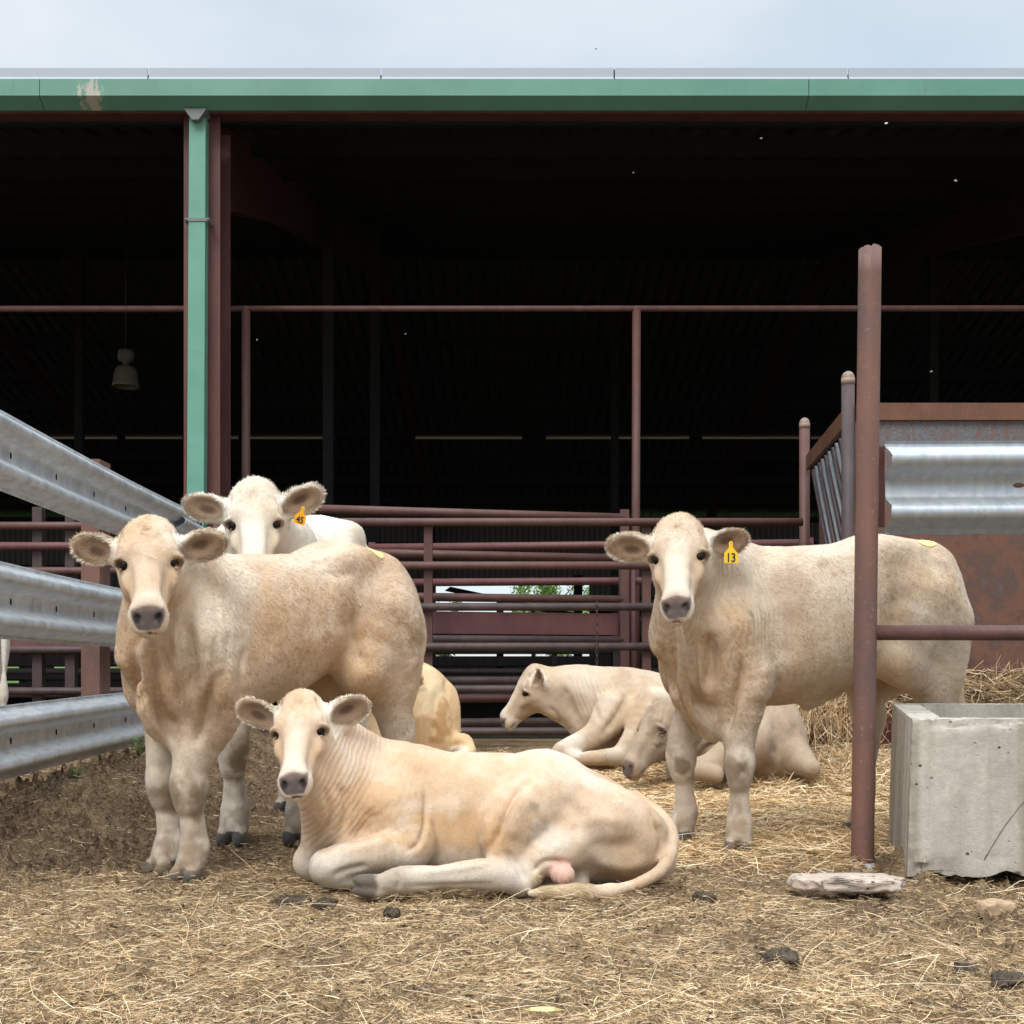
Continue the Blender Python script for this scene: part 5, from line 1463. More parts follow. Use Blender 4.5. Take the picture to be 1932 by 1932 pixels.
# ------------------------------------------------------------------ fences and gates
def build_fences():
    Y = 8.8
    e = empty('pipe_fence', (xat(1200, Y), Y, 0)); tag(e, 'straight maroon pipe fence in front of the barn, level rails', 'fence')
    for v, u0, u1, mt in ((985, 395, 1514, M_PIPE), (1067, 395, 1514, M_PIPE), (1145, 395, 1514, M_DARKP), (1220, 395, 1514, M_DARKP), (1300, 395, 1514, M_DARKP), (1380, 395, 1514, M_DARKP)):
        z = zat(v, Y); m = MB(); m.pipe([(xat(u0, Y), Y, z), (xat(u1, Y), Y, z)], .031, 14); m.build('rail', mt, e)
    for u0, u1 in ((799, 815), (1213, 1229), (395, 411)):
        m = MB(); m.box((xat(u0, Y), Y + .032, -.1), (xat(u1, Y), Y + .032 + .064, zat(980, Y) - .03)); m.build('post', M_PIPE, e)
    # tall pipe frame, carries the high rail
    Yh = 11.3
    e = empty('high_rail_frame', (xat(1200, Yh), Yh, 0)); tag(e, 'tall maroon pipe frame with one high crossbar across the barn front', 'frame')
    m = MB(); m.pipe([(xat(-120, Yh), Yh, zat(583, Yh)), (xat(2050, Yh), Yh, zat(582, Yh))], .030, 12); m.build('crossbar', M_PIPE, e)
    for ut, ub in ((464, 464), (1201, 1198), (-60, -60), (1980, 1980)):
        m = MB(); m.pipe([(xat(ub, Yh), Yh, -.1), (xat(ut, Yh), Yh, zat(583, Yh) - .01)], .041, 14)
        m.sphere((xat(ut, Yh), Yh, zat(583, Yh)), (.05, .034, .034), 12, 8); m.build('upright', M_PIPE, e)
    # brown gate, its left end nearer
    A = np.array([xat(560, 8.92), 8.92]); B = np.array([xat(1178, 9.46), 9.46])
    g = empty('gate', (A[0], A[1], 0)); tag(g, 'brown pipe gate behind the straight fence with a steel plate across it', 'gate')
    L = lambda p, z: (p[0], p[1], z)
    for z in (1.90, 1.57, 1.235, .905, .58, .25):
        m = MB(); m.pipe([L(A, z), L(B, z - .004)], .034, 14); m.build('rail', M_PIPE if z > 1 else M_DARKP, g)
    for p in (A, B):
        m = MB(); m.box((p[0] - .035, p[1] - .035, .05), (p[0] + .035, p[1] + .035, 1.96)); m.build('upright', M_PIPE, g)
    d = unit(np.array([*(B - A), 0])); nrm = np.array([-d[1], d[0], 0]) * .04
    a = np.array([*(A + (B - A) * .38), 0]) + nrm; c = np.array([*(A + (B - A) * .985), 0]) + nrm
    m = MB(); m.hexa([a + Z * .95, c + Z * .945, c + nrm * .2 + Z * .945, a + nrm * .2 + Z * .95], [a + Z * 1.125, c + Z * 1.12, c + nrm * .2 + Z * 1.12, a + nrm * .2 + Z * 1.125]); m.build('plate', M_PINK, g)
    # pink gate further back, its right end nearer
    A2 = np.array([xat(700, 9.92), 9.92]); B2 = np.array([xat(1530, 9.55), 9.55])
    g = empty('gate', (A2[0], A2[1], 0)); tag(g, 'faded pink pipe gate behind the brown gate, rails rising to the right', 'gate')
    for z in (1.70, 1.40, .42):
        m = MB(); m.pipe([L(A2, z), L(B2, z)], .033, 12); m.build('rail', M_PINK, g)
    for t in (0, .605, 1):
        p = A2 + (B2 - A2) * t; m = MB(); m.box((p[0] - .03, p[1] + .034, .1), (p[0] + .03, p[1] + .08, 1.75)); m.build('upright', M_PINK, g)
    # posts bunched where the gates latch
    Yp = 9.5
    for u0, u1, mt, lab in ((1167, 1184, M_DARKP, 'dark latch post left of the tall maroon upright'), (1188, 1199, M_PINK, 'thin pink post beside the tall maroon upright')):
        m = MB(); m.pipe([(xat((u0 + u1) / 2, Yp + .12), Yp + .12, -.05), (xat((u0 + u1) / 2, Yp + .12), Yp + .12, zat(1036, Yp))], (xat(u1, Yp) - xat(u0, Yp)) / 2, 12)
        tag(m.build('gate_post', mt), lab, 'post')
    # chain hanging from the third rail
    Yc = 8.76; m = MB(); x = xat(1126, Yc); z = zat(1140, Yc); k = 0
    while z > zat(1262, Yc):
        a = .012; pts = []
        for i in range(9):
            t = 2 * math.pi * i / 8
            w, h = .009 * math.cos(t), .021 * math.sin(t)
            pts.append((x + (w if k % 2 else 0), Yc + (0 if k % 2 else w), z + h))
        m.pipe(pts, .0035, 6, cap=False); z -= .033; k += 1
    tag(m.build('chain', M_DARKP), 'rusty chain hanging from a rail of the straight pipe fence', 'chain')
    # gate behind the guardrail at the left
    Yl = 9.7
    g = empty('gate', (xat(60, Yl), Yl, 0)); tag(g, 'pink brown pipe gate seen between the guardrail beams at the left', 'gate')
    for v, mt in ((992, M_PIPE), (1030, M_PINK), (1077, M_PIPE), (1226, M_DARKP), (1304, M_DARKP), (1380, M_DARKP)):
        z = zat(v, Yl); m = MB(); m.pipe([(xat(-160, Yl), Yl, z), (xat(372, Yl), Yl, z)], .033, 12); m.build('rail', mt, g)
    m = MB(); m.box((xat(-160, Yl), Yl + .03, zat(1219, Yl)), (xat(372, Yl), Yl + .036, zat(1150, Yl))); m.build('plate', M_PINK, g)
    for u in (66, 128, -150, 365):
        m = MB(); m.box((xat(u, Yl) - .04, Yl + .04, 0), (xat(u, Yl) + .04, Yl + .12, zat(u and 955, Yl))); m.build('upright', M_DARKP, g)

def wbeam(m, A, B, h=.312, depth=.080, n=40, flip=1, bend=None):
    """W profile steel beam from A to B, lobes towards the side flip*(dir x up)"""
    key = [(-.5, .012), (-.475, .004), (-.445, .010), (-.36, .070), (-.315, .083), (-.265, .083), (-.215, .074), (-.125, .016), (-.085, .004), (.085, .004), (.125, .016), (.215, .074), (.265, .083), (.315, .083), (.36, .070), (.445, .010), (.475, .004), (.5, .012)]
    zz = np.array([k[0] for k in key]) * h; yy = np.array([k[1] for k in key]) * depth / .083
    A = np.asarray(A, float); B = np.asarray(B, float); d = unit(B - A); sd = unit(np.cross(d, Z)) * flip
    th = .004
    rings = []
    for i in range(n + 1):
        t = i / n; c = A + (B - A) * t
        if bend is not None: c = c + bend(t)
        ring = [c + Z * z + sd * y for z, y in zip(zz, yy)] + [c + Z * z + sd * (y - th) for z, y in zip(zz[::-1], yy[::-1])]
        rings.append([m.bm.verts.new(tuple(p)) for p in ring])
    k = len(rings[0]); fs = []
    for a, b in zip(rings[:-1], rings[1:]):
        for j in range(k):
            f = m.bm.faces.new((a[j], a[(j + 1) % k], b[(j + 1) % k], b[j])); fs.append(f)
    fs.append(m.bm.faces.new(rings[0][::-1])); fs.append(m.bm.faces.new(rings[-1]))
    bmesh.ops.recalc_face_normals(m.bm, faces=fs)
    return sd

def build_guardrails():
    # left: three beams
    e = empty('guardrail_fence', (-2.1, 5.9, .2)); tag(e, 'three galvanized highway guardrail beams on a square steel post at the left', 'fence')
    def left(zA, zB, sA, sB, Y1, hA=.312, bend=None):
        x0, x1 = -2.075, -2.21
        Y0 = 2.6
        xx = lambda Y: -2.07 - (Y - 4.9) * .0164 - .0
        A = np.array([xx(Y0), Y0, zA]); B = np.array([xx(Y1), Y1, zB])
        m = MB(); sd = wbeam(m, A, B, hA, n=48, flip=1, bend=bend)
        o = m.build('beam', M_GALV, e, 50)
        d = unit(B - A)
        for Y in np.arange(3.3, Y1 - .3, .5):
            t = (Y - Y0) / (Y1 - Y0); c = A + (B - A) * t + (bend(t) if bend else 0) + sd * .0055
            mm = MB(); mm.sphere(c, (.006, .003, .015), 10, 8, np.array([d, sd, Z])); mm.build('bolt_slot', M_HOLE, o)
        return o
    wob = lambda a, f, p: (lambda t: np.array([0, 0, a * math.sin(f * t + p)]))
    left(1.570, 1.555, 0, 0, 7.55, .325, wob(.012, 5, 1))
    left(.995, .935, 0, 0, 7.9, .312, wob(.010, 6, 2))
    left(.335, .425, 0, 0, 7.4, .30, wob(.012, 4, 0))
    # lapped end piece of the top beam
    m = MB(); wbeam(m, (-2.095, 7.2, 1.512), (-2.125, 8.35, 1.49), .29, n=10); m.build('end_piece', M_GALV, e, 50)
    for u0, u1, Y, ztop in ((153, 208, 6.15, None), (402, 430, 8.6, None)):
        x0, x1 = xat(u0, Y), xat(u1, Y + .162); zt = zat(866, Y) if u0 < 200 else zat(985, Y)
        m = MB(); m.box((x0, Y, -.1), (x1, Y + .012, zt)); m.box((x0, Y + .012, -.1), (x0 + .02, Y + .15, zt)); m.box((x1 - .012, Y + .012, -.1), (x1, Y + .15, zt)); m.box((x0, Y + .15, -.1), (x1, Y + .162, zt))
        m.build('post', M_POST, e)
    # right: round post, beam and rail
    Y = 4.0
    e = empty('guardrail_fence', (xat(1627, Y), Y, 0)); tag(e, 'tall rusty round post with one guardrail beam and one pipe rail to its right', 'fence')
    px = lambda v: xat(1627 + (1640 - v) * (14.5 / 1172), Y)
    rp = .0385; n = 26
    m = MB(); m.pipe([(px(v), Y, zat(v, Y)) for v in np.linspace(1690, 469, n)], rp, 32)
    r_ = random.Random(4)
    top = [v for v in m.bm.verts if v.co.z > zat(472, Y)]
    for v in top: v.co.z += r_.uniform(-.006, .004)
    m.build('post', M_POST, e)
    m = MB(); m.pipe([(px(1690), Y, zat(1690, Y)), (px(1628), Y, zat(1626, Y))], rp + .0012, 32); m.build('collar', plain('bare zinc foot', (.36, .35, .35), .7, .3, .4, 40), e)
    yb = Y + .055
    m = MB(); wbeam(m, (xat(1669, yb), yb, zat(921, yb)), (xat(2500, yb), yb, zat(917, yb)),   .322, .076, n=30, flip=1); beam = m
    r2 = random.Random(8)
    for v in m.bm.verts:
        if v.co.x < xat(1669, yb) + .004: v.co.x += r2.uniform(-.002, .004)
    o = m.build('beam', M_GALVD, e, 50)
    for u in (1921, 2120): 
        mm = MB(); mm.sphere((xat(u, yb), yb - .0058, zat(916, yb)), (.020, .003, .008), 12, 8); mm.build('bolt_slot', M_RUSTE, o)
    m = MB(); m.box((xat(1650, Y + .1), Y + .070, zat(990, Y)), (xat(1664, Y + .1), Y + .085, zat(835, Y))); m.build('bracket', M_COLM, e)
    m = MB(); z = zat(1194, Y); m.pipe([(px(1194) + .03, Y, z + .001), (xat(2500, Y), Y, zat(1196, Y))], .0262, 20); m.build('rail', M_PIPE, e)

# ------------------------------------------------------------------ feeder
def build_feeder():
    YA, YB = 7.2, 9.0
    e = empty('hay_feeder', (2.07, YA, 0)); tag(e, 'tall rusted steel hay feeder behind the right calf with a slanted slatted end', 'feeder')
    xa, xb = xat(1600, YA), xat(1518, YB); zt = zat(762, YA)
    for x, Y, vt in ((xa, YA, 714), (xb, YB, 799)):
        z = zat(vt, Y); m = MB(); m.pipe([(x, Y, -.1), (x, Y, z)], .040, 20); o = m.build('post', M_PIPE if Y > 8 else M_DARKP, e)
        m = MB(); m.sphere((x, Y, z), (.0405, .0405, .045), 18, 10); m.pipe([(x, Y, z - .04), (x, Y, z + .001)], .0415, 20); m.build('cap', M_CAP, o)
    X2 = 4.6
    m = MB(); m.box((xa + .045, YA, .68), (X2, YA + .008, zt - .10)); m.build('panel', M_RUST, e)
    m = MB(); m.box((xa + .045, YA - .03, zt - .105), (X2, YA + .03, zt)); m.build('top_rail', M_RUSTE, e)
    m = MB(); m.box((xa + .045, YA - .045, .66), (X2, YA + .02, .70)); m.build('bottom_rail', M_PIPE, e)
    # slanted end: rails, sheet and bars between the two posts
    p0, p1 = np.array([xa, YA + .045, 0]), np.array([xb, YB - .045, 0])
    zA, zB = 2.31, 2.31
    m = MB(); m.hexa([p0 + Z * (zA - .11), p1 + Z * (zB - .11), p1 + Z * (zB - .11) + np.array([.03, 0, 0]), p0 + Z * (zA - .11) + np.array([.03, 0, 0])], [p0 + Z * zA, p1 + Z * zB, p1 + Z * zB + np.array([.03, 0, 0]), p0 + Z * zA + np.array([.03, 0, 0])]); m.build('end_rail', M_RUSTE, e)
    m = MB(); q0, q1 = p0 + np.array([.10, 0, 0]), p1 + np.array([.10, 0, 0])
    m.hexa([q0 + Z * .3, q1 + Z * .3, q1 + Z * .3 + np.array([.006, 0, 0]), q0 + Z * .3 + np.array([.006, 0, 0])], [q0 + Z * 2.19, q1 + Z * 2.19, q1 + Z * 2.19 + np.array([.006, 0, 0]), q0 + Z * 2.19 + np.array([.006, 0, 0])]); m.build('end_sheet', M_RUST, e)
    for k in range(11):
        t0 = .98 - k * .088; a = p0 + (p1 - p0) * t0; c = p0 + (p1 - p0) * max(t0 - .72, -.02)
        za, zc = 2.19, 2.19 - 1.15 * min(.72, t0 + .02) / .72
        m = MB(); off = np.array([.045, 0, 0]); m.pipe([a + Z * za + off, c + Z * zc + off], .014, 8); m.build('bar', M_BAR if k % 2 else M_DARKP, e)
    # trough at the bottom
    m = MB(); m.hexa([(1.62, YA - .16, .17), (X2, YA - .16, .17), (X2, YA - .152, .17), (1.62, YA - .152, .17)], [(1.62, YA - .30, .45), (X2, YA - .30, .45), (X2, YA - .292, .45), (1.62, YA - .292, .45)]); m.build('bunk_side', M_COLM, e)
    m = MB(); m.box((1.62, YA - .15, .16), (X2, YA + .5, .168)); m.build('bunk_floor', M_COLM, e)
    m = MB(); m.hexa([(1.61, YA - .16, .17), (1.61, YA + .9, .17), (1.618, YA + .9, .17), (1.618, YA - .16, .17)], [(1.61, YA - .30, .45), (1.61, YA + .9, .45), (1.618, YA + .9, .45), (1.618, YA - .30, .45)]); m.build('bunk_end', M_RUSTE, e)
    # hay inside
    r = np.random.default_rng(9); n = 7000
    x = r.uniform(1.66, X2, n); y = YA - .26 + r.random(n) * .42; z = .25 + r.random(n)**.6 * .42
    V, Fq, cc = blades(np.stack([x, y, z], 1), r.uniform(0, 6.3, n), r.normal(0, .5, n), r.uniform(.08, .30, n), r.uniform(.002, .0045, n), .5, straw_colours(n, r, .7) * .9, 'hay_')
    n2 = 700
    x = r.normal(1.80, .20, n2); y = YA - .30 - r.random(n2) * .06; z = .28 + r.random(n2) * .2
    V2, F2, c2 = blades(np.stack([x, y, z], 1), r.uniform(0, 6.3, n2), r.normal(-1.0, .4, n2), r.uniform(.12, .30, n2), r.uniform(.002, .004, n2), .5, straw_colours(n2, r, .9), 'hay2')
    o = np_mesh('hay', np.concatenate([V, V2]), np.concatenate([Fq, F2 + len(V)]), 4, M_STRAW, None, False, np.concatenate([cc, c2])); tag(o, 'loose hay filling the bunk of the rusted feeder', 'hay', None, 'stuff')

# ------------------------------------------------------------------ trough, stones, small things
def build_trough():
    FL = np.array([1.285, 3.745]); ex = unit(np.array([1, -.04])); ey = unit(np.array([.245, 1.]))
    W, D, T = 1.9, .80, .065
    def pt(a, d, z, inset=0.0): 
        p = FL + ex * a + ey * d
        return np.array([p[0], p[1], z])
    zf, zbk = .527, .552
    ztop = lambda d: zf + (zbk - zf) * d / D
    e = empty('water_trough', (FL[0], FL[1], 0)); tag(e, 'square cast concrete water trough with a broken bottom edge, at the right', 'trough')
    # a subdivided shell so that its edges can be chipped
    bm = bmesh.new(); N1, N2, N3 = 110, 46, 34
    def grid(f, n1, n2):
        g = [[bm.verts.new(tuple(f(i / n1, j / n2))) for j in range(n2 + 1)] for i in range(n1 + 1)]
        for i in range(n1):
            for j in range(n2): bm.faces.new((g[i][j], g[i + 1][j], g[i + 1][j + 1], g[i][j + 1]))
    fl = .018      # flare of the walls: the foot is set in
    def outer(a, d, t):
        k = (1 - t) * fl
        da = -k if a <= 0 else (k if a >= W else 0)
        return pt(a - da * 0 , d, 0)
    zb = .02
    grid(lambda s, t: pt(W * s - .016 * (1 - t) * (1 - s), 0 + .0 * t, zb + (ztop(0) - zb) * t), N1, N3)       # front
    grid(lambda s, t: pt(-.016 * (1 - t), D * (1 - s), zb + (ztop(D * (1 - s)) - zb) * t), N2, N3)     # left
    grid(lambda s, t: pt(W, D * s, zb + (ztop(D * s) - zb) * t), N2, 4)
    grid(lambda s, t: pt(W * (1 - s), D, zb + (ztop(D) - zb) * t), 40, N3)
    grid(lambda s, t: pt(W * s, T * t, ztop(T * t)), N1, 6)
    grid(lambda s, t: pt(W * s, D - T + T * t, ztop(D - T + T * t)), N1, 6)
    grid(lambda s, t: pt(T * 1.5 * s, T + (D - 2 * T) * t, ztop(T + (D - 2 * T) * t)), 6, N2)
    grid(lambda s, t: pt(W - T * s, T + (D - 2 * T) * t, ztop(T + (D - 2 * T) * t)), 2, N2)
    grid(lambda s, t: pt(T * 1.5 + (W - 2.5 * T) * (1 - s), T + .02 * (1 - t), .15 + (ztop(T) - .15) * t), 60, 12)
    grid(lambda s, t: pt(T * 1.5 + (W - 2.5 * T) * s, D - T - .02 * (1 - t), .15 + (ztop(D - T) - .15) * t), 60, 12)
    grid(lambda s, t: pt(T * 1.5 + .02 * (1 - t), T + (D - 2 * T) * s, .15 + (ztop(T + (D - 2 * T) * s) - .15) * t), 24, 12)
    grid(lambda s, t: pt(W - T, T + (D - 2 * T) * (1 - s), .15 + (ztop(T + (D - 2 * T) * (1 - s)) - .15) * t), 24, 4)
    grid(lambda s, t: pt(W * (1 - s), D * t, zb), 40, 6)
    grid(lambda s, t: pt(T * 1.5 + (W - 2.5 * T) * s, T + (D - 2 * T) * t, .15), 20, 8)
    bmesh.ops.remove_doubles(bm, verts=bm.verts, dist=.0012)
    V = np.array([v.co for v in bm.verts])
    nz = fbm(V, 26, 4, .6, seed=3); n2 = fbm(V, 7, 3, .6, seed=5); n3 = fbm(V, 70, 2, .6, seed=6)
    cent = pt(W / 2, D / 2, .3)
    rel = V[:, :2] - FL; dd = rel @ np.array([-ex[1], ex[0]]) ; aa = rel @ ex
    top = sstep(.035, .004, np.abs(V[:, 2] - (zf + (zbk - zf) * np.clip(dd / D, 0, 1)))) 
    front = sstep(.012, .0, np.abs(dd)); corner = front * sstep(.02, .0, np.abs(aa))
    V[:, 2] -= top * front * np.maximum(.006 + .012 * nz + .004 * n3, 0)
    V[:, 1] += top * front * np.maximum(.004 + .012 * nz, 0)
    V[:, 0] += corner * np.maximum(.004 + .010 * nz, 0); V[:, 1] += corner * np.maximum(.004 + .010 * n3, 0)
    foot = sstep(.09, .0, V[:, 2] - zb) * (V[:, 2] < .13)
    bite = np.maximum(n2 * 1.2 + nz * .5 - .15, 0)
    V[:, 2] += foot * front * bite * .014; V[:, 1] += foot * front * bite * .022
    V[:, 2] += foot * front * .022 * np.exp(-((aa - .30) / .04)**2)
    V += .0012 * np.stack([n3, nz, n3], 1)
    # the long hairline crack runs up to the right
    for v, c in zip(bm.verts, V): v.co = Vector(tuple(c))
    bmesh.ops.recalc_face_normals(bm, faces=bm.faces)
    m = MB(); m.bm.free(); m.bm = bm
    o = m.build('body', M_CONC, e, 40)
    mw = NT('still water'); mw.set((.03, .035, .03), .05, spec=.6)
    m = MB(); m.hexa([pt(T * 1.5 + .01, T + .01, .30), pt(W - T - .01, T + .01, .30), pt(W - T - .01, D - T - .01, .30), pt(T * 1.5 + .01, D - T - .01, .30)], [pt(T * 1.5 + .01, T + .01, .40), pt(W - T - .01, T + .01, .40), pt(W - T - .01, D - T - .01, .40), pt(T * 1.5 + .01, D - T - .01, .40)]); m.build('water', mw.m, e)
    cr = [P(u, v, (3.745 + .04 * 1.285) / (1 + .04 * (u - 966) / F) - .0012) for u, v in ((1857, 1622), (1872, 1596), (1897, 1556), (1922, 1524), (1950, 1494), (2000, 1430))]
    m = MB(); m.pipe(cr, .0016, 6); m.build('crack', plain('dark crack', (.17, .15, .125), .9), e)
    # chunks
    def rock(name, c, size, mat, label, cat, seed, rot=0.0, rough=.22, sq=.45):
        bm = bmesh.new(); bmesh.ops.create_icosphere(bm, subdivisions=5, radius=1)
        V = np.array([v.co for v in bm.verts])
        V = np.sign(V) * np.abs(V)**sq
        V /= np.abs(V).max(0)
        sz = np.array(size) / 2; V = V * sz; W_ = V / sz.max()
        V = V + np.stack([fbm(W_, 2.2, 5, .6, seed=seed + i) for i in range(3)], 1) * rough * np.array([sz[0] * .5, sz[0] * .4, sz[2] * 1.1])
        ca, sa = math.cos(rot), math.sin(rot)
        V = np.stack([V[:, 0] * ca - V[:, 1] * sa, V[:, 0] * sa + V[:, 1] * ca, V[:, 2]], 1)
        for v, q in zip(bm.verts, V): v.co = Vector(tuple(q))
        for f in bm.faces: f.smooth = True
        m = MB(); m.bm.free(); m.bm = bm
        o = m.build(name, mat, None); o.location = tuple(c); return tag(o, label, cat)
    c = P(1600, 1680, 3.56); c[2] = .036
    rock('stone_slab', c, (.345, .13, .046), M_STONE, 'pale broken slab of stone lying in front of the rusty post', 'stone', 12, -.10, .21)
    c = P(1880, 1724, 3.20); c[2] = .030
    rock('brick', c, (.098, .06, .05), plain('buff broken brick', (.40, .28, .18), .9, .1, .3, 40), 'small buff piece of brick on the dirt below the trough', 'brick', 15, .03, .14)
    MD = NT('wet dung'); n = MD.noise(40, 5, .7); MD.set(MD.ramp(n, [(.35, (.026, .018, .012)), (.7, (.12, .085, .055))]), .6, spec=.3); MD.bump(n, .8, .01)
    spots = ((548, 1705, .115, 'glossy dark lump of dung on the straw below the lying calf, left one'), (612, 1708, .075, 'dark dung beside the glossy lump below the lying calf'), (738, 1722, .06, 'small dark dung pat under the fore hoof of the lying calf'), (1328, 1690, .075, 'dark dung pat in the straw right of the lying tail'), (1472, 1822, .085, 'crumbly dung pat in the right foreground'), (1905, 1850, .085, 'round dark clod at the right edge of the foreground'), (1820, 1822, .07, 'flat grey clod left of the round clod at the right'))
    for i, (u, v, w, lab) in enumerate(spots):
        Y = .7 * F / (v - 1255.0); c = P(u, v, Y); c[2] = float(gh(np.array([c[0]]), np.array([c[1]]))[0]) + .006
        rock('dung_pat', c, (w, w * .75, .038), MD.m, lab, 'dung', 30 + i, i * .7, .30, .75)['group'] = 'dung pats on the ground'
    # yellow leaf
    c = P(1025, 1924, 2.33); c[2] = float(gh(np.array([c[0]]), np.array([c[1]]))[0]) + .022
    m = MB(); vs = []
    for t, w in ((-1, 0), (-.6, .6), (0, 1), (.5, .75), (1, 0)):
        vs.append((t * .042, w * .014, .004 * (1 - t * t)))
    up = [m.bm.verts.new((c[0] + a, c[1] + b, c[2] + z)) for a, b, z in vs]; lo = [m.bm.verts.new((c[0] + a, c[1] - b, c[2] + z * .2)) for a, b, z in vs[1:-1]]
    m.bm.faces.new(up + lo[::-1])
    r = bmesh.ops.solidify(m.bm, geom=m.bm.faces[:], thickness=.0015)
    tag(m.build('leaf', plain('dry yellow leaf', (.70, .56, .24), .6)), 'single dry yellow leaf on the straw at the bottom edge', 'leaf')
    # blue bucket behind the left calf
    c = P(353, 1432, 7.0); zg = .06
    eb = empty('bucket', (c[0], c[1], zg)); tag(eb, 'blue plastic bucket mostly hidden behind the legs of the left calf', 'bucket')
    MBk = plain('blue plastic', (.03, .17, .52), .4, .4, .08)
    m = MB(); m.lathe((c[0], c[1], zg), [(0, 0), (.10, 0), (.125, .21), (.132, .212), (.132, .225), (.122, .225), (.098, .01), (0, .01)]); m.build('pail', MBk, eb)
    m = MB(); m.pipe([(c[0] - .13, c[1], zg + .21), (c[0] - .10, c[1] - .10, zg + .13), (c[0], c[1] - .145, zg + .10), (c[0] + .10, c[1] - .10, zg + .13), (c[0] + .13, c[1], zg + .21)], .003, 6); m.build('handle', M_ZINC, eb)
    # weeds by the guardrail
    MG = plain('weed green', (.10, .24, .05), .6, .3, .35, 40)
    for (u, v, Y, h, lab) in ((262, 1420, 6.1, .17, 'green weed growing at the foot of the lowest guardrail beam'), (146, 1462, 5.2, .07, 'tiny green seedling in the dung left of the larger weed')):
        c = P(u, v, Y); c[2] = float(gh(np.array([c[0]]), np.array([c[1]]))[0]); rr = random.Random(int(u))
        ew = empty('weed', tuple(c)); tag(ew, lab, 'weed'); st = MB(); lf = MB()
        for k in range(9):
            a = rr.uniform(0, 6.28); L = h * rr.uniform(.5, 1.1); d = Vector((math.cos(a) * .55, math.sin(a) * .55, 1)).normalized()
            p0 = Vector(tuple(c)); p1 = p0 + d * L; st.pipe([p0, p0 + d * L * .5 + Vector((0, 0, .01)), p1], .0016, 5)
            for j in range(6):
                q = p0 + d * L * (.4 + .6 * j / 5); b = rr.uniform(0, 6.28); w = Vector((math.cos(b), math.sin(b), rr.uniform(-.1, .5))).normalized() * h * .22; s = w.cross(Vector((0, 0, 1))).normalized() * h * .05
                v4 = [lf.bm.verts.new(q), lf.bm.verts.new(q + w * .5 + s), lf.bm.verts.new(q + w), lf.bm.verts.new(q + w * .5 - s)]; lf.bm.faces.new(v4)
        st.build('stem', MG, ew); lf.build('foliage', MG, ew)
    # flies in the air of the barn mouth
    MF = plain('pale insect', (.55, .57, .58), .6, .2, .1)
    for i, (u, v, s) in enumerate(((1436, 261, 4.0), (1672, 233, 4.0), (1803, 341, 5.0), (1757, 701, 4.0), (1125, 92, 2.4), (1195, 326, 2.6), (765, 630, 2.6), (485, 641, 2.8))):
        Y = 3.0 + .35 * i; c = P(u, v, Y); k = s * Y / F * .62
        m = MB(); a = .5 + i
        ax = np.array([unit([math.cos(a), .2, math.sin(a) * .4]), [0, 1., 0], [0, 0, 1.]]); ax[1] = unit(np.cross([0, 0, 1.], ax[0])); ax[2] = np.cross(ax[0], ax[1])
        m.sphere(c, (k, k * .45, k * .45), 10, 8, ax)
        for sg in (-1, 1): m.sphere(c + ax[1] * sg * k * .6 + ax[2] * k * .35, (k * .7, k * .55, k * .10), 10, 6, np.array([unit(ax[0] - ax[1] * sg * .5), unit(ax[1] * sg + ax[0] * .5), ax[2]]))
        lab = ('pale fly in the air, upper left one of the three under the right eave', 'pale fly in the air, highest one under the right eave', 'pale fly in the air, lowest of the three at upper right', 'pale fly hovering right of the rusty post above the feeder', 'tiny fly against the sky', 'tiny fly under the middle of the eave', 'tiny fly in front of the dark barn below the crossbar, middle', 'tiny fly beside the left upright of the pipe frame')[i]
        tag(m.build('fly', MF if v > 150 else M_HOLE), lab, 'fly', 'flies in the air')

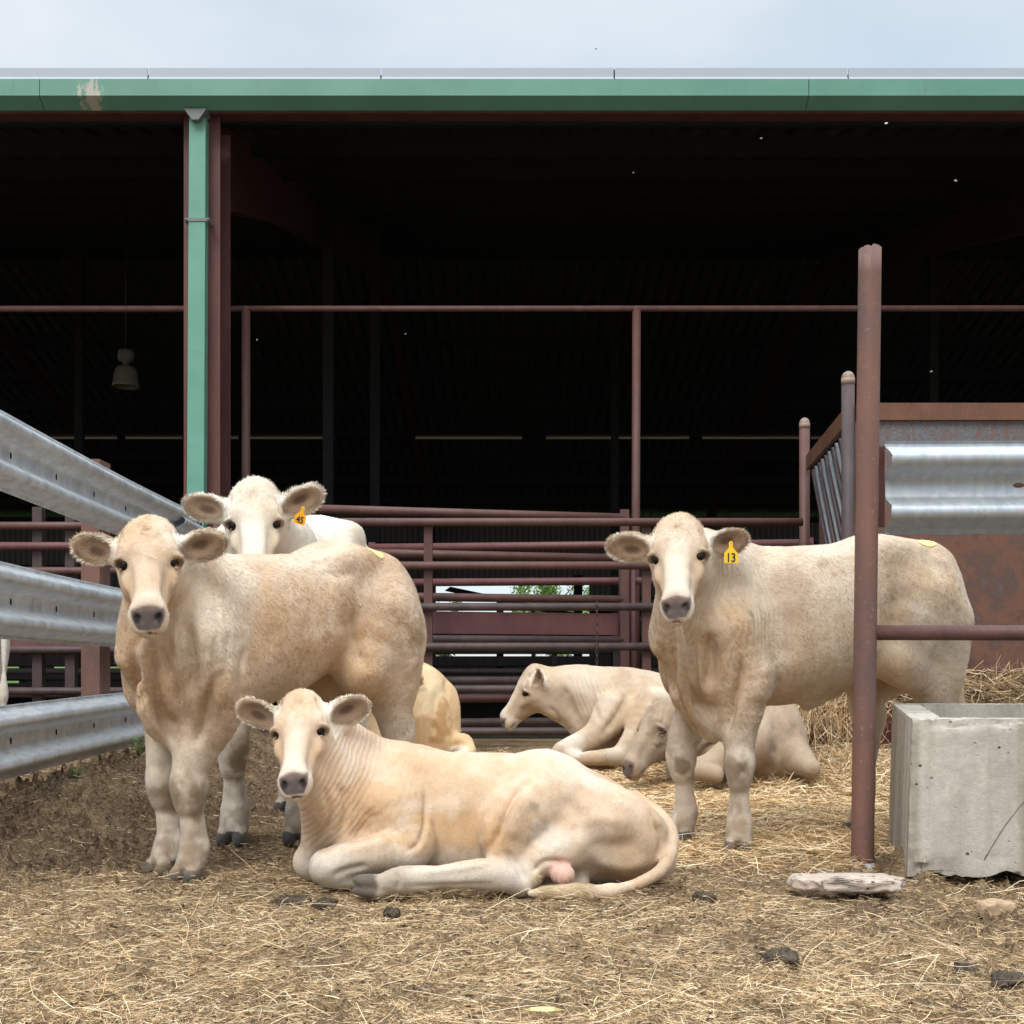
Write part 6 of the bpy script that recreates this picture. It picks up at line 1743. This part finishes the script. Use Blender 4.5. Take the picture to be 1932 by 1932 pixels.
def build_trees():
    r = np.random.default_rng(77)
    ML = NT('tree leaves'); a = ML.n('ShaderNodeAttribute', attribute_name='Col'); ML.l(a.outputs['Color'], ML.b.inputs['Base Color']); ML.set(rough=.6, spec=.2)
    MT = plain('bark', (.10, .075, .055), .9, .1)
    for (x, Y, h, w, lab) in ((2.2, 66, 6.3, 3.6, 'leafy tree beyond the barn, seen through the rails at the centre right'), (-4.9, 70, 4.4, 2.2, 'small leafy tree beyond the barn, seen at the left end of the opening'), (6.5, 75, 6.8, 4.2, 'tree beyond the barn hidden behind the gate posts')):
        e = empty('tree', (x, Y, 0)); tag(e, lab, 'tree')
        m = MB(); m.pipe([(x, Y, -.1), (x + .1, Y, h * .35), (x, Y, h * .75)], [.16, .12, .04], 10)
        for k in range(7):
            an = k * 2.4; m.pipe([(x, Y, h * (.25 + .06 * k)), (x + math.cos(an) * w * .22, Y + math.sin(an) * w * .22, h * (.42 + .06 * k)), (x + math.cos(an) * w * .4, Y + math.sin(an) * w * .4, h * (.5 + .06 * k))], [.07, .045, .015], 6)
        m.build('trunk', MT, e)
        n = 9000; nc = 46
        cc = np.stack([r.normal(0, w * .26, nc), r.normal(0, w * .26, nc), h * (.60 + .19 * r.normal(0, 1, nc))], 1); cc[:, 2] = np.clip(cc[:, 2], h * .22, h * .97)
        k = r.integers(0, nc, n); p = cc[k] + r.normal(0, w * .085, (n, 3)) + np.array([x, Y, 0])
        d = r.normal(0, 1, (n, 3)); d /= np.linalg.norm(d, axis=1)[:, None]; s = np.cross(d, r.normal(0, 1, (n, 3))); s /= np.linalg.norm(s, axis=1)[:, None]
        L = r.uniform(.06, .13, n)[:, None]
        V = np.stack([p - d * L, p + s * L * .45, p + d * L, p - s * L * .45], 1).reshape(-1, 3)
        base = np.array([.14, .24, .05]) * (1 + .3 * r.normal(0, 1, (nc, 1)))[k] * (1 + .2 * r.normal(0, 1, (n, 1)))
        np_mesh('crown', V - np.array([x, Y, 0]), np.arange(4 * n).reshape(-1, 4), 4, ML.m, e, False, np.repeat(np.clip(base, .02, .6), 4, 0))

def head_wisps(cow):
    r = np.random.default_rng(3)
    pts = [(268, 985), (276, 978), (292, 982), (283, 1010), (280, 1052), (288, 1056), (262, 992)]
    V, N = cow.V, cow.N
    u = 966 + V[:, 0] * F / V[:, 1]; v = 1255 - (V[:, 2] - HC) * F / V[:, 1]
    mw = plain('pale straw', (.75, .62, .40), .6)
    for a, b in pts:
        i = np.argmin((u - a)**2 + (v - b)**2 + 1e5 * (N[:, 1] > -.02)); p = V[i] + N[i] * .006
        d = unit(np.cross(N[i], r.normal(0, 1, 3))); L = r.uniform(.012, .030)
        m = MB(); m.pipe([p - d * L, p + N[i] * .004, p + d * L + N[i] * .006], .0012, 5)
        tag(m.build('straw_wisp', mw), 'thin pale wisp of straw stuck to the forehead of the left calf', 'straw', 'straw wisps on the forehead of the left calf')
# ------------------------------------------------------------------ put it together
build_ground(); build_straw(); build_barn(); pens_inside(); lamps_inside(); build_fences(); build_guardrails(); build_feeder(); build_trough(); build_trees()
HERD_BUILT = {k: f() for k, f in HERD.items()}
head_wisps(HERD_BUILT['left'])
# ------------------------------------------------------------------ camera, sky, sun
sc = bpy.context.scene
cam = bpy.data.cameras.new('camera'); co = bpy.data.objects.new('camera', cam); C.objects.link(co)
co.location = (0, 0, HC); co.rotation_euler = (math.radians(90), 0, 0)
cam.sensor_width = 36; cam.lens = 36 * F / 1932; cam.shift_y = (1255 - 966) / 1932
cam.clip_start = .1; cam.clip_end = 2000
sc.camera = co
w = bpy.data.worlds.new('World'); sc.world = w; w.use_nodes = True
nt = w.node_tree; bg = nt.nodes['Background']; out = nt.nodes['World Output']
SUN_EL, SUN_AZ = math.radians(50), math.radians(-160)
sky = nt.nodes.new('ShaderNodeTexSky'); sky.sky_type = 'NISHITA'; sky.sun_disc = False
sky.sun_elevation = SUN_EL; sky.sun_rotation = SUN_AZ
tc = nt.nodes.new('ShaderNodeTexCoord')
mp = nt.nodes.new('ShaderNodeMapping'); mp.inputs['Scale'].default_value = (1, 1, 1.9); mp.inputs['Location'].default_value = (.62, 0, .3)
nt.links.new(tc.outputs['Generated'], mp.inputs['Vector'])
nz = nt.nodes.new('ShaderNodeTexNoise'); nz.inputs['Scale'].default_value = 2.1; nz.inputs['Detail'].default_value = 5; nz.inputs['Roughness'].default_value = .5
nt.links.new(mp.outputs[0], nz.inputs['Vector'])
rp = nt.nodes.new('ShaderNodeValToRGB'); e = rp.color_ramp.elements
e[0].position = .36; e[0].color = (.395, .46, .505, 1); e[1].position = .60; e[1].color = (.555, .58, .59, 1)
nt.links.new(nz.outputs['Fac'], rp.inputs['Fac'])
sx = nt.nodes.new('ShaderNodeSeparateXYZ'); nt.links.new(tc.outputs['Generated'], sx.inputs[0])
mr = nt.nodes.new('ShaderNodeMapRange'); mr.interpolation_type = 'SMOOTHSTEP'
for k, v in (('From Min', .50), ('From Max', .85), ('To Min', 1.0), ('To Max', 3.9)): mr.inputs[k].default_value = v
nt.links.new(sx.outputs['Z'], mr.inputs['Value'])
bg2 = nt.nodes.new('ShaderNodeBackground'); nt.links.new(rp.outputs[0], bg2.inputs['Color']); nt.links.new(mr.outputs[0], bg2.inputs['Strength'])
nt.links.new(sky.outputs[0], bg.inputs['Color']); bg.inputs['Strength'].default_value = .03
ad = nt.nodes.new('ShaderNodeAddShader'); nt.links.new(bg.outputs[0], ad.inputs[0]); nt.links.new(bg2.outputs[0], ad.inputs[1])
nt.links.new(ad.outputs[0], out.inputs['Surface'])
sl = bpy.data.lights.new('sun', 'SUN'); sl.energy = 1.5; sl.angle = math.radians(25); sl.color = (1, .96, .90)
so = bpy.data.objects.new('sun', sl); C.objects.link(so); so.location = (0, -5, 12)
d = Vector((math.sin(SUN_AZ) * math.cos(SUN_EL), math.cos(SUN_AZ) * math.cos(SUN_EL), math.sin(SUN_EL)))
so.rotation_euler = d.to_track_quat('Z', 'Y').to_euler()
sc.view_settings.view_transform = 'Standard'; sc.view_settings.look = 'None'
sc.view_settings.exposure = .44; sc.view_settings.gamma = 1
sc.cycles.max_bounces = 6
